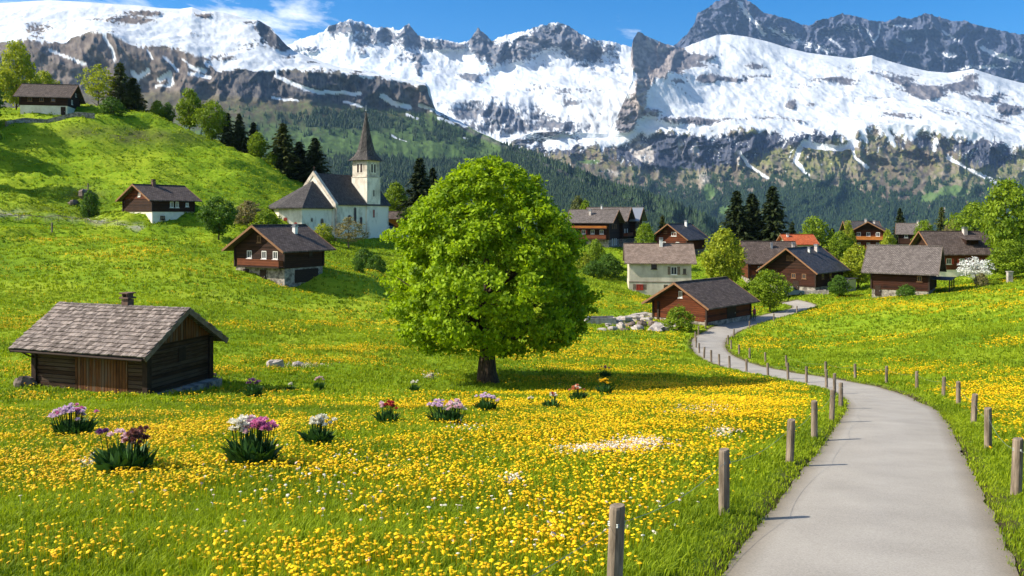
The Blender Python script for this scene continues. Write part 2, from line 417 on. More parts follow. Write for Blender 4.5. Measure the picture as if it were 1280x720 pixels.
# trodden path to the middle chalet, bare scars and painted bank shade on the left hill
def dist_line(px, py, pts):
    dmin = np.full(px.shape, 1e9)
    for (a, b), (c, d) in zip(pts[:-1], pts[1:]):
        vx, vy = c - a, d - b; t = np.clip(((px - a) * vx + (py - b) * vy) / (vx * vx + vy * vy), 0, 1)
        dmin = np.minimum(dmin, np.hypot(px - a - t * vx, (py - b - t * vy)))
    return dmin
track = np.exp(-(dist_line(ppx, ppy, [(270, 362), (255, 378), (235, 392), (205, 400)]) / 1.6) ** 2) * (GY > 40)
scar_shade = (blob(ppx, ppy, 215, 172, 60, 10) * .9 + blob(ppx, ppy, 108, 243, 26, 9) + blob(ppx, ppy, 165, 170, 25, 10)
        + .5 * blob(ppx, ppy, 60, 262, 60, 8) + blob(ppx, ppy, 108, 165, 30, 8)) * (GY > 80) * (GY < 200)
gpath = np.exp(-(dist_line(ppx, ppy, [(-60, 264), (10, 268), (60, 271), (110, 274), (150, 278), (175, 285)]) / 1.7) ** 2) * (GY > 80) * (GY < 140)
dry_shade = np.clip(.7 * scar_shade * (1 + 1.5 * fbm(GX / 3, GY / 3, 4, 77)) + .5 * track, 0, 1)

m, t, o = nmat('meadow_ground')
tc = N(t, 'ShaderNodeTexCoord')
def aN(nm): return N(t, 'ShaderNodeAttribute', attribute_name=nm).outputs['Fac']
n1 = N(t, 'ShaderNodeTexNoise', Scale=.09, Detail=6, Roughness=.6); t.links.new(tc.outputs['Object'], n1.inputs['Vector'])
n2 = N(t, 'ShaderNodeTexNoise', Scale=1.4, Detail=8, Roughness=.75); t.links.new(tc.outputs['Object'], n2.inputs['Vector'])
mm = N(t, 'ShaderNodeMath', operation='MULTIPLY_ADD'); mm.inputs[1].default_value = .75
t.links.new(n2.outputs['Fac'], mm.inputs[0]); t.links.new(n1.outputs['Fac'], mm.inputs[2])
green = ramp(t, mm.outputs[0], [(.52, (.035, .085, .004)), (.68, (.11, .20, .006)), (.85, (.20, .31, .010)), (1.05, (.32, .40, .02))])
# dry ground and painted shade of the left bank
mx1 = N(t, 'ShaderNodeMix', data_type='RGBA'); t.links.new(aN('dry_shade'), mx1.inputs[0]); t.links.new(green, mx1.inputs[6]); mx1.inputs[7].default_value = (.12, .13, .035, 1)
# far dandelions: specks in the sward, beyond the modelled ones
vo = N(t, 'ShaderNodeTexVoronoi', Scale=2.1, feature='F1'); t.links.new(tc.outputs['Object'], vo.inputs['Vector'])
sp = N(t, 'ShaderNodeSeparateXYZ'); t.links.new(tc.outputs['Object'], sp.inputs[0])
th = N(t, 'ShaderNodeMath', operation='LESS_THAN'); 
fm = N(t, 'ShaderNodeMath', operation='MULTIPLY'); fm.inputs[1].default_value = .42; t.links.new(aN('flower'), fm.inputs[0])
t.links.new(vo.outputs['Distance'], th.inputs[0]); t.links.new(fm.outputs[0], th.inputs[1])
mx2 = N(t, 'ShaderNodeMix', data_type='RGBA'); t.links.new(th.outputs[0], mx2.inputs[0]); t.links.new(mx1.outputs[2], mx2.inputs[6]); mx2.inputs[7].default_value = (.78, .47, .004, 1)
mx3 = N(t, 'ShaderNodeMix', data_type='RGBA'); t.links.new(aN('dirt'), mx3.inputs[0]); t.links.new(mx2.outputs[2], mx3.inputs[6]); mx3.inputs[7].default_value = (.07, .05, .03, 1)
mx4 = N(t, 'ShaderNodeMix', data_type='RGBA'); t.links.new(aN('gravel'), mx4.inputs[0]); t.links.new(mx3.outputs[2], mx4.inputs[6]); mx4.inputs[7].default_value = (.34, .32, .27, 1)
principled(t, o, mx4.outputs[2], .95, bump(t, n2.outputs['Fac'], 1.0, .35), .1)
M_GROUND = m
far_fl = FL * sstep(55, 110, GY)
g = link_mesh('ground', np_mesh('ground', np.stack([GX, GY, GZ], -1).reshape(-1, 3), gF, [m], True,
      {'flower': far_fl.ravel(), 'dirt': dirt.ravel(), 'dry_shade': dry_shade.ravel(), 'gravel': gpath.ravel()}))
tag(g, 'sloping green alpine meadow full of dandelions', kind='structure')

# ------------------------------------------------------------------ the lane
tan = np.gradient(rc, axis=0); tan /= np.hypot(*tan.T)[:, None]; nor = np.stack([-tan[:, 1], tan[:, 0]], 1)
offs = np.linspace(-ROAD_W, ROAD_W, 15)
jit = fbm(S[:, None] * .9 + offs[None] * 0, offs[None] * 3 + S[:, None] * 0, 3, 4) * .10 + perlin(S[:, None] * 3.7 + offs[None] * 0, offs[None] * 9 + S[:, None] * 0, 6) * .05
RX = rc[:, 0:1] + nor[:, 0:1] * (offs[None] + jit * (np.abs(offs) > 1.6)); RY = rc[:, 1:2] + nor[:, 1:2] * (offs[None] + jit * (np.abs(offs) > 1.6))
RZ = base_h(RX, RY) - .03 + .03 * (1 - (offs[None] / ROAD_W) ** 2)
n_, k_ = RX.shape; gi = (np.arange(n_ - 1)[:, None] * k_ + np.arange(k_ - 1)[None]).ravel()
m, t, o = nmat('asphalt')
v = coords(t); a = N(t, 'ShaderNodeTexNoise', Scale=34, Detail=5, Roughness=.85); b = N(t, 'ShaderNodeTexNoise', Scale=.7, Detail=6)
vv = N(t, 'ShaderNodeTexVoronoi', Scale=120)
for q in (a, b, vv): t.links.new(v, q.inputs['Vector'])
s_ = N(t, 'ShaderNodeMath', operation='MULTIPLY_ADD'); s_.inputs[1].default_value = .35; t.links.new(b.outputs['Fac'], s_.inputs[0]); t.links.new(a.outputs['Fac'], s_.inputs[2])
c = ramp(t, s_.outputs[0], [(.42, (.20, .182, .16)), (.66, (.32, .292, .255)), (.92, (.44, .405, .355))])
ck = N(t, 'ShaderNodeTexVoronoi', Scale=.55, feature='DISTANCE_TO_EDGE'); wn_ = N(t, 'ShaderNodeTexNoise', Scale=1.6, Detail=8, Roughness=.75)
t.links.new(v, wn_.inputs['Vector']); mxv = N(t, 'ShaderNodeMix', data_type='VECTOR'); mxv.inputs[0].default_value = .32
t.links.new(v, mxv.inputs[4]); t.links.new(wn_.outputs['Color'], mxv.inputs[5]); t.links.new(mxv.outputs[1], ck.inputs['Vector'])
ce = ramp(t, ck.outputs['Distance'], [(0, (.62, .60, .57)), (.012, (1, 1, 1))])
ed = ramp(t, N(t, 'ShaderNodeAttribute', attribute_name='edge').outputs['Fac'], [(.0, (1, 1, 1)), (.75, (.98, .97, .95)), (1, (.60, .54, .44))])
mc = N(t, 'ShaderNodeMix', data_type='RGBA', blend_type='MULTIPLY'); mc.inputs[0].default_value = .12; t.links.new(c, mc.inputs[6]); t.links.new(ce, mc.inputs[7])
me_ = N(t, 'ShaderNodeMix', data_type='RGBA', blend_type='MULTIPLY'); me_.inputs[0].default_value = 1; t.links.new(mc.outputs[2], me_.inputs[6]); t.links.new(ed, me_.inputs[7])
principled(t, o, me_.outputs[2], .85, bump(t, vv.outputs['Distance'], .35, .008), .2)
road = link_mesh('road', np_mesh('road', np.stack([RX, RY, RZ], -1).reshape(-1, 3), np.stack([gi, gi + k_, gi + k_ + 1, gi + 1], 1), [m], True, {'edge': (np.abs(offs)[None] / ROAD_W + S[:, None] * 0 ).ravel()}))
tag(road, 'narrow pale grey asphalt lane winding down to the village', kind='structure')

# ================================================================== mountains
SNOW = (.60, .63, .67)
def attr_mat(name, rough=.9, bscale=.02, bdist=8, bstr=.5):
    m, t, o = nmat(name); a = N(t, 'ShaderNodeAttribute', attribute_name='Col')
    tc = N(t, 'ShaderNodeTexCoord'); n = N(t, 'ShaderNodeTexNoise', Scale=bscale, Detail=8, Roughness=.7); t.links.new(tc.outputs['Object'], n.inputs['Vector'])
    r = ramp(t, n.outputs['Fac'], [(.3, (.8, .8, .8)), (.7, (1.15, 1.15, 1.15))])
    mu = N(t, 'ShaderNodeMix', data_type='RGBA', blend_type='MULTIPLY'); mu.inputs[0].default_value = 1
    t.links.new(a.outputs['Color'], mu.inputs[6]); t.links.new(r, mu.inputs[7])
    principled(t, o, mu.outputs[2], rough, bump(t, n.outputs['Fac'], bstr, bdist), .1); return m

def massif(name, label, px0, px1, nx, lines, amp, lam, seed, colour, jag=1.0, gully=2.0, mat=None, snowrel=1.0, rocky=None, calm=None):
    """a mountain side lofted between measured contour lines, broken up by ridged noise.
    lines: [(outline [(px,py)..], distance, rows)], ground-up relief is real depth"""
    PXv = np.linspace(px0, px1, nx); rows = []
    for li, (ol, d, nr) in enumerate(lines):
        ol = np.array(ol, float); y = np.interp(PXv, ol[:, 0], ol[:, 1])
        d = np.interp(PXv, *np.array(d, float).T) if isinstance(d, (list, tuple)) else np.full(nx, float(d))
        rows.append((y, d, nr))
    PY = []; D = []; B = []
    for i in range(len(rows) - 1):
        (y0, d0, nr), (y1, d1, _) = rows[i], rows[i + 1]
        for k in range(nr):
            s = k / nr; PY.append(y0 * (1 - s) + y1 * s); D.append(d0 * (1 - s) + d1 * s); B.append(np.full(nx, i + s))
    PY.append(rows[-1][0]); D.append(rows[-1][1]); B.append(np.full(nx, len(rows) - 1.0))
    PY = np.array(PY); D = np.array(D); B = np.array(B); PX = np.broadcast_to(PXv, PY.shape).copy()
    d0 = float(np.mean(lines[0][1])) if not isinstance(lines[0][1], (list, tuple)) else float(np.mean([q[1] for q in lines[0][1]]))
    sc = d0 / 1000.0
    U, Vv = PX * sc, PY * sc
    # jagged crest fading downwards
    jg = (ridged(U / 130, U * 0 + seed, 5, seed + 3) - .45) * 5.0 + fbm(U / 30, U * 0 + 2.7, 4, seed + 4) * 3.0
    jw = sum(np.exp(-((PX - a_) / b_) ** 2) for a_, b_ in rocky) if rocky else 1.0
    PY = PY - jg * jag * np.clip(jw, .06, 1) * np.exp(-np.maximum(PY - rows[0][0], 0) / 12)
    wx = fbm(U / (lam * 2), Vv / (lam * 2), 3, seed + 8) * lam * .8
    r1 = ridged((U + wx) / lam * gully, (Vv + wx * .5) / lam, 6, seed)
    r2 = fbm(U / (lam * 2.2), Vv / (lam * 1.4), 4, seed + 30)
    fine = fbm(U / (lam * .12), Vv / (lam * .10), 4, seed + 60)
    Xw = (PX - 640) / F_PX * D
    strata = fbm(Xw / (lam * .9), D / (lam * .55), 5, seed + 120, gain=.6)
    ctx = dict(strata=strata, lam=lam, px=PX, py=PY, b=B, r1=r1, r2=r2, fine=fine, U=U, V=Vv,
               rb=lambda cx, cy, rx, ry, s=1: s * blob(PX, PY, cx, cy, rx, ry))
    Cc = np.clip(colour(ctx), 0.005, .9)
    rk = 1 - sstep(.35, .7, Cc.mean(-1))
    for _ in range(5):
        rk[1:-1] = (rk[:-2] + rk[1:-1] * 2 + rk[2:]) / 4; rk[:, 1:-1] = (rk[:, :-2] + rk[:, 1:-1] * 2 + rk[:, 2:]) / 4
    if calm is not None: rk = rk * calm(PX, PY)
    D = D * (1 - amp * ((.30 + .8 * rk) * ((r1 - .45) * (.35 + .75 * rk) + .12 * fine * rk) + .75 * r2 * (.5 + .5 * rk) + .10 * rk))
    X = (PX - 640) / F_PX * D; Z = (HOR - PY) / F_PX * D
    fade = sstep(0, 14, PY - rows[0][0])
    wv = fbm(X / (lam * 1.5), D / (lam * 1.8), 6, seed + 90, gain=.55)
    wr = ridged(X / (lam * 1.1), D / (lam * 1.5), 5, seed + 95) - .5
    Z = Z + (wv * .34 + wr * .20) * lam * snowrel * fade * np.clip(1 - rk, 0, 1) + fbm(X / (lam * .25), D / (lam * .3), 4, seed + 99) * lam * .05 * snowrel * fade
    V = np.stack([X, D, Z], -1)
    gi = (np.arange(PY.shape[0] - 1)[:, None] * nx + np.arange(nx - 1)[None]).ravel()
    F = np.stack([gi, gi + nx, gi + nx + 1, gi + 1], 1)
    o = link_mesh(name, np_mesh(name, V.reshape(-1, 3), F, [mat], True, {'Col': Cc.reshape(-1, 3)}))
    tag(o, label, kind='structure'); o['forest'] = 0
    return V, ctx, o

MM = attr_mat('mountain_surface', bscale=.012, bdist=14)
def rocks(c, base, blobs, nscale=30, amt=.75, aniso=1.0):
    f = base + sum(c['rb'](*q) for q in blobs)
    n = fbm(c['U'] / nscale, c['V'] / nscale * aniso, 6, 91, gain=.62) * amt * .75 + (.5 - c['r1']) * .3 + c['strata'] * .75
    return f + n

# --- far range in the middle: jagged summits over a glacier basin
skyA = [(300,95),(345,75),(360,56),(380,48),(400,42),(412,33),(437,24),(452,27),(470,36),(482,34),(500,37),(511,30),(522,44),(532,48),(552,50),(570,54),(586,52),(592,42),(598,35),(606,42),(613,50),
        (628,46),(645,41),(662,37),(680,31),(697,27),(708,32),(722,40),(738,48),(760,52),(785,58),(820,66),(870,70),(960,80)]
def colA(c):
    f = rocks(c, -.26, [(437,34,30,9,.75),(480,46,22,10,.85),(512,42,12,13,.9),(535,56,26,8,.7),(565,58,28,7,.5),(598,52,9,17,1.5),(615,66,12,14,.9),(632,62,16,10,.7),
        (665,50,26,14,.7),(700,44,30,16,.75),(722,62,26,18,.75),(650,72,20,8,.6),(745,66,25,14,.5),(380,62,26,9,.55),(450,62,14,10,.5),(523,84,4,12,1.2),(590,96,14,6,1.0),(520,72,16,5,.6),
        (712,130,24,4,.8),(560,128,40,6,.35),(620,140,60,10,.45),(660,150,60,10,.45),(600,160,50,10,.5),(690,160,50,8,.45),(700,112,50,5,.35),(580,140,20,8,.4)], 34, .95)
    rock = sstep(.08, .22, f)
    rc_ = mixc((.10, .115, .15), (.20, .19, .20), sstep(-.2, .3, c['fine']))
    blue = mixc(SNOW, (.66, .74, .83), sstep(0, .5, c['r2']) * .5)
    return mixc(blue, rc_, rock)
massif('mountain_range', 'jagged snow covered summits above a white glacier basin', 290, 980, 620,
       [(skyA, 9800, 46), ([(300,110),(380,78),(450,72),(520,78),(600,92),(700,84),(760,88),(960,100)], 9300, 30),
        ([(300,150),(450,120),(600,125),(700,120),(960,130)], 7900, 36), ([(300,200),(560,185),(640,186),(700,182),(960,182)], 6900, 14), ([(300,330),(960,330)], 6500, 1)],
       .045, 420, 5, colA, jag=.7, gully=1.3, mat=MM, snowrel=.55)

# --- dark wall behind on the right
skyB = [(780,120),(835,64),(858,44),(868,30),(872,17),(884,11),(893,3),(905,-3),(918,-5),(930,-2),(944,7),(955,17),(968,19),(984,24),(1000,30),(1012,33),(1022,25),(1040,22),(1052,17),(1062,19),
        (1085,25),(1105,28),(1116,24),(1124,20),(1134,24),(1146,22),(1158,16),(1172,21),(1190,27),(1205,26),(1222,32),(1250,38),(1275,43),(1400,60)]
def colB(c):
    f = -.44 + c['rb'](900,60,60,10,0) + 1.0 * np.exp(-(dist_line(c['px'], c['py'], [(925,3),(935,20),(955,42)]) / 3) ** 2) \
        + .9 * np.exp(-(dist_line(c['px'], c['py'], [(1032,46),(1045,54),(1055,62)]) / 1.6) ** 2) + .9 * np.exp(-(dist_line(c['px'], c['py'], [(1100,30),(1098,44),(1092,52),(1083,36)]) / 1.4) ** 2) \
        + .8 * np.exp(-(dist_line(c['px'], c['py'], [(1178,38),(1190,46),(1198,52)]) / 1.8) ** 2) + 1.1 * np.exp(-(dist_line(c['px'], c['py'], [(1228,60),(1245,68),(1275,76)]) / 3) ** 2) \
        + .7 * np.exp(-(dist_line(c['px'], c['py'], [(1110,31),(1140,33)]) / 1.3) ** 2) + .6 * np.exp(-(dist_line(c['px'], c['py'], [(965,36),(985,46),(1010,56),(1035,64)]) / 5) ** 2) \
        + c['rb'](1137,50,6,3,.8) + c['rb'](1186,68,12,4,.8) + c['rb'](1230,84,40,3,.7) + c['rb'](1065,35,14,5,.55)
    f = f + fbm(c['U'] / 60, c['V'] / 22 - c['U'] / 130, 5, 19, gain=.6) * .95
    snow = sstep(0, .12, f)
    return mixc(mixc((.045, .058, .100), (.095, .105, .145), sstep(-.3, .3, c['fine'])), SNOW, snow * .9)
massif('mountain_wall', 'dark blue rock wall with thin snow gullies on the right skyline', 775, 1420, 560,
       [(skyB, 12500, 60), ([(780,130),(860,76),(905,66),(1000,76),(1090,88),(1180,104),(1275,112),(1400,130)], 12000, 12), ([(780,330),(1400,330)], 11500, 1)],
       .03, 420, 15, colB, jag=.5, gully=1.5, mat=MM)

# --- the great snow shoulder on the right, cliffs and woods below it
skyC = [(560,250),(600,205),(640,176),(665,166),(700,164),(730,166),(758,168),(775,158),(782,132),(786,100),(788,72),(791,50),(797,40),(803,42),(812,47),(822,52),(834,56),(844,58),(852,60),(862,57),(880,50),
        (895,44),(912,43),(935,46),(960,52),(985,60),(1010,66),(1040,70),(1065,73),(1090,69),(1110,76),(1135,83),(1160,89),(1185,91),(1205,88),(1217,86),(1235,92),(1255,98),(1275,103),(1400,125)]
snowC = [(560,255),(640,182),(700,178),(740,176),(790,172),(830,160),(880,160),(930,158),(980,166),(1020,168),(1060,164),(1100,158),(1150,156),(1200,162),(1240,170),(1275,182),(1400,190)]
def colC(c):
    px, py, b = c['px'], c['py'], c['b']
    f = rocks(c, -.46, [(797,52,7,12,1.6),(808,66,20,20,1.5),(832,74,22,16,1.5),(848,72,9,14,1.3),(870,74,14,8,.6),(806,88,22,8,.9),(855,82,10,6,.7),(885,70,14,6,.5),
        (885,98,16,5,1.1),(915,100,22,4,.7),(895,82,20,4,.6),(945,82,14,5,.8),(930,90,30,5,.5),(960,95,20,3,.6),(850,102,7,3,.9),(1125,102,20,7,.9),(1110,92,22,6,.5),(1160,116,20,8,1.1),(1150,112,30,6,.6),
        (1202,110,16,8,.8),(1235,122,22,7,1.0),(1262,138,20,8,1.1),(1215,96,12,4,.7),(1210,104,20,5,.5),(988,131,7,5,1.5),(1015,130,12,3,.6),(1035,98,22,4,.7),(1070,100,22,5,.5),(1000,112,30,3,.35),(1090,124,30,4,.35),(1170,140,30,6,.4),(1240,150,30,6,.3),
        (748,124,9,9,1.3),(765,130,12,7,1.1),(778,135,10,14,1.3),(805,104,9,9,1.6),(800,122,8,10,1.6),(793,140,9,10,1.6),(782,158,12,10,1.5),(816,140,16,6,.9),(840,148,22,5,.8),(870,152,24,5,.8),(905,150,22,4,.5),
        (960,148,26,4,.5),(690,166,30,6,.6),(1000,150,20,4,.4),(1120,146,30,5,.45),(1060,115,60,20,.12),(660,178,20,8,.5)], 30, .85, 1.7)
    # below the snow line the snow is only in gullies
    lower = sstep(-6, 16, py - np.interp(px, *np.array(snowC, float).T) + 14 * c['r2'] + 16 * fbm(c['U'] / 90, c['V'] / 160, 4, 51))
    streak = fbm(c['U'] / 26 + c['V'] / 60, c['V'] / 130, 5, 44, gain=.6) + .18 * fbm(c['U'] / 200, c['V'] / 90, 3, 12)
    f = f + lower * 1.15 - .75 * lower * sstep(.18, .34, streak) * sstep(95, 0, py - np.interp(px, *np.array(snowC, float).T))
    for pts, w in (([(1006,178),(1020,182),(1050,184),(1068,180),(1060,168)], 4), ([(1000,185),(994,200),(1010,218)], 3.0), ([(1065,180),(1068,195),(1085,210)], 2.0), ([(1078,165),(1083,178)], 2.5),
                   ([(1108,165),(1118,182)], 2.5), ([(1170,178),(1168,188)], 2.5), ([(1185,196),(1215,212),(1250,232)], 2.2), ([(1160,152),(1200,165),(1235,168)], 4), ([(925,190),(935,205),(960,222)], 1.6)):
        f = f - 1.6 * np.exp(-(dist_line(px, py, pts) / w) ** 2)
    rock = sstep(-.02, .12, f)
    brown = mixc((.13, .105, .08), (.26, .215, .17), sstep(-.3, .4, c['fine'] + c['r2']))
    grey = mixc((.10, .105, .13), (.17, .16, .17), sstep(-.3, .3, c['fine']))
    spine = np.clip(sum(c['rb'](*q) for q in [(810,70,40,26,1.2),(800,120,20,40,1.2),(755,128,25,12,1)]), 0, 1)
    rcol = mixc(grey, mixc((.19, .165, .155), (.36, .31, .285), sstep(-.3, .3, c['fine'])), spine)
    # alpine grass, cliffs, woods
    n = fbm(c['U'] / 70, c['V'] / 70, 6, 66, gain=.58)
    low = mixc(brown, mixc((.09, .105, .035), (.17, .175, .06), sstep(-.2, .3, n)), sstep(-.35, .35, n * .8 + .4 * c['r2']))
    cliff = np.clip(sum(c['rb'](*q) for q in [(820,190,52,22,1.3),(880,190,50,18,1.1),(925,185,30,16,.9),(985,172,42,14,1.0),(1022,165,30,10,.9),(1045,190,20,10,.4),(1150,178,40,12,.6),(1235,190,40,22,1.0),(700,185,40,12,.7),(1190,150,30,8,.5)]), 0, 1)
    cl = sstep(.35, .6, cliff + .5 * fbm(c['U'] / 34, c['V'] / 150, 5, 29))
    low = mixc(low, mixc((.035, .045, .075), (.085, .09, .115), sstep(-.3, .3, fbm(c['U'] / 14, c['V'] / 60, 4, 31))), cl)  # shade of the cliff band painted in as dark blue
    pale = np.clip(sum(c['rb'](*q) for q in [(794,182,10,14,1.1),(808,194,11,13,1.1),(851,184,4,11,1.2),(870,186,5,10,1.0),(895,190,5,8,.7),(922,196,5,12,.8),(800,250,40,20,.25),(880,225,16,18,.6),(765,215,20,8,.6)]), 0, 1)
    low = mixc(low, mixc((.25, .225, .205), (.42, .39, .36), sstep(-.3, .3, c['fine'])), sstep(.38, .62, pale + .4 * n))
    forest = sstep(0.05, .22, (py - 222) / 55 + n * 1.3 - .25 * np.exp(-((px - 1120) / 90) ** 2) + .35 * np.exp(-((px - 1010) / 90) ** 2) * sstep(200, 250, py))
    forest *= sstep(178, 205, py)
    low = mixc(low, mixc((.012, .028, .020), (.030, .058, .028), sstep(-.3, .3, c['fine'])), forest * (1 - pale * .5))
    mead = sstep(.5, .7, np.clip(sum(c['rb'](*q) for q in [(886,241,9,11,1.2),(1192,240,22,9,1.2),(1160,249,12,7,1.0),(738,202,18,4,1.0),(905,262,14,10,.8)]), 0, 1) + .25 * n)
    low = mixc(low, (.10, .165, .05), mead * .85)
    c['forest'] = forest * (1 - mead) * (1 - (pale > .5))
    out = mixc(SNOW, rcol, rock)
    return mixc(out, low, sstep(.35, .7, lower) * rock)
def dl(pairs): return pairs
VC, cC, oC = massif('mountain', 'broad snow shoulder above dark cliffs and wooded slopes on the right', 555, 1420, 900,
       [(skyC, [(560,6300),(775,6300),(800,7600),(900,8800),(1100,8800),(1400,9000)], 34), 
        ([(560,256),(640,180),(760,172),(790,104),(830,92),(900,92),(1000,100),(1100,112),(1200,120),(1275,135),(1400,150)], [(560,6250),(780,6300),(900,7600),(1100,7700),(1400,7800)], 60),
        (snowC, 6200, 50), ([(560,262),(640,205),(740,200),(830,215),(900,212),(1000,200),(1100,205),(1200,212),(1275,220),(1400,225)], 5900, 80), ([(560,300),(800,300),(1275,298),(1400,300)], 4900, 6), ([(560,345),(1400,345)], 4600, 1)],
       .040, 420, 27, colC, jag=.5, gully=1.1, mat=MM, rocky=[(812, 34), (870, 10)], snowrel=.5,
       calm=lambda px, py: 1 - .45 * sstep(200, 225, py))

# --- the left mountain: snowy plateau, dark cliff band, wooded flank running down to the right
skyD = [(-200,-20),(0,4),(30,2),(60,0),(100,2),(140,5),(175,7),(200,10),(225,11),(240,9),(252,13),(262,14),(280,16),(300,21),(312,24),(325,26),(336,33),(347,44),(358,56),(368,64),(375,66),(388,72),(405,78),(425,84),(445,87),(462,90),(480,94),(500,98),(520,101),(532,104),
        (537,110),(541,128),(545,138),(556,143),(575,152),(600,166),(640,183),(680,196),(720,211),(760,226),(800,238),(840,252),(870,264),(890,275),(905,288),(930,305),(960,330)]
rimD = [(-200,44),(10,54),(34,50),(60,52),(84,51),(100,44),(118,40),(140,43),(161,53),(190,59),(215,64),(235,70),(252,80),(275,88),(310,86),(340,88),(380,90),(430,92),(470,96),(510,103),(533,108),(542,132),(546,140),(600,168),(640,185),(960,331)]
footD = [(-200,96),(10,106),(100,112),(200,114),(260,118),(330,124),(400,125),(450,132),(500,136),(540,140),(548,144),(600,172),(640,189),(960,333)]
def colD(c):
    px, py, b = c['px'], c['py'], c['b']
    rim = np.interp(px, *np.array(rimD, float).T); foot = np.interp(px, *np.array(footD, float).T)
    f = rocks(c, -.55, [(185,16,30,4,1.0),(170,26,30,4,.9),(130,22,30,5,.5),(255,20,14,4,1.2),(330,36,10,11,1.4),(345,50,10,8,1.3),(355,60,10,5,1.0),(310,30,10,5,.8),(40,40,22,12,.6),(235,42,14,5,.5),(270,44,18,4,.5),(310,62,20,4,.6),(280,74,26,5,.8),
        (240,76,22,7,1.0),(220,66,16,6,.8),(390,78,20,3,.7),(360,72,14,3,.6),(440,90,20,2,.5),(300,54,30,5,.4),(60,25,30,5,.3),(200,60,25,8,.5)], 16, 1.0, 1.6)
    low = sstep(-4, 5, py - rim + 4 * c['r2'] + 7 * fbm(c['U'] / 40, c['V'] / 40, 4, 71))
    f = f + 1.3 * low + 2 * sstep(575, 610, px)
    for pts, w in (([(130,46),(140,62),(143,74)], 1.8), ([(62,62),(85,72),(106,80)], 1.8), ([(166,90),(172,98),(185,88)], 3.5), ([(200,100),(212,92),(214,104)], 4), ([(205,70),(214,78),(222,88)], 2.2), ([(228,74),(240,84),(256,88)], 3), ([(184,62),(190,72)], 1.6), ([(236,92),(262,96)], 2), ([(345,95),(360,103),(380,112),(400,116),(450,118)], 2.4),
                   ([(478,121),(490,130),(512,134)], 3.2), ([(340,122),(372,127)], 1.8), ([(525,132),(540,138)], 2), ([(508,144),(522,150)], 1.6), ([(490,168),(508,176)], 1.4), ([(580,174),(602,182)], 1.2), ([(548,150),(566,156)],1.8), ([(195,108),(212,107)],1.6), ([(430,128),(452,134)],1.4)):
        f = f - 1.8 * np.exp(-(dist_line(px, py, pts) / w) ** 2)
    rock = sstep(-.02, .12, f)
    inband = sstep(-3, 3, py - rim) * sstep(5, -4, py - foot + 4 * c['r2'])
    wall = mixc((.045, .047, .058), (.115, .105, .10), sstep(-.3, .3, fbm(c['U'] / 8, c['V'] / 40, 4, 35) + c['fine']))
    wall = mixc(wall, mixc((.12, .09, .07), (.20, .16, .13), sstep(-.3, .3, c['fine'])), .75 * sstep(320, 230, px) + .5 * np.exp(-((px - 520) / 18) ** 2))
    n = fbm(c['U'] / 34, c['V'] / 30, 6, 83, gain=.58)
    grass = mixc(mixc((.085, .07, .045), (.125, .11, .062), sstep(-.3, .3, n)), mixc((.05, .085, .028), (.09, .15, .04), sstep(-.3, .3, n)), sstep(125, 180, py + 40 * n + .10 * (px - 300)))
    line = np.interp(px, [200, 350, 480, 560, 620, 650, 970], [205, 200, 194, 198, 194, 150, 100]) + 16 * n
    fo = sstep(-2, 5, py - line)
    patch = np.clip(c['rb'](455,148,60,16,1) + c['rb'](395,150,40,12,.6) + c['rb'](560,165,44,12,.9) + c['rb'](600,182,40,8,.7) + c['rb'](330,150,40,14,.2), 0, 1)
    fo = np.clip(fo + .95 * sstep(-.12, .12, n - .35 + .55 * patch) * sstep(0, 8, py - foot - 2), 0, 1)
    fo *= 1 - .9 * np.clip(c['rb'](520,186,60,7,1) + c['rb'](590,192,30,5,.8) + c['rb'](680,238,8,4,1), 0, 1) * (px < 640)
    fcol = mixc((.014, .034, .018), (.038, .072, .026), sstep(-.3, .4, c['fine'] + n))
    lowc = mixc(grass, fcol, fo); lowc = mixc(lowc, wall, inband)
    c['forest'] = fo * (1 - inband)
    low = np.maximum(low, sstep(560, 600, px))
    return mixc(mixc(SNOW, wall, rock), lowc, low * rock)
VD, cD, oD = massif('mountain_flank', 'nearer mountain with snowy plateau, cliff band and dark wooded flank', -220, 970, 1000,
       [(skyD, [(-200,4300),(300,4500),(540,4300),(700,3500),(960,2600)], 60), (rimD, [(-200,3700),(300,3700),(540,4110),(600,3980),(700,3450),(960,2590)], 24),
        (footD, [(-200,3500),(300,3550),(450,3840),(530,4020),(600,3945),(700,3420),(960,2580)], 110), ([(-200,240),(300,255),(700,300),(870,310),(960,340)], [(-200,2200),(540,2300),(960,2300)], 12), ([(-200,400),(960,420)], [(-200,1700),(960,2000)], 1)],
       .035, 260, 33, colD, jag=.45, gully=1.2, mat=MM, snowrel=.42, rocky=[(345, 22), (262, 12), (700, 160)],
       calm=lambda px, py: 1 - .62 * sstep(0, 10, py - np.interp(px, *np.array(footD, float).T)))

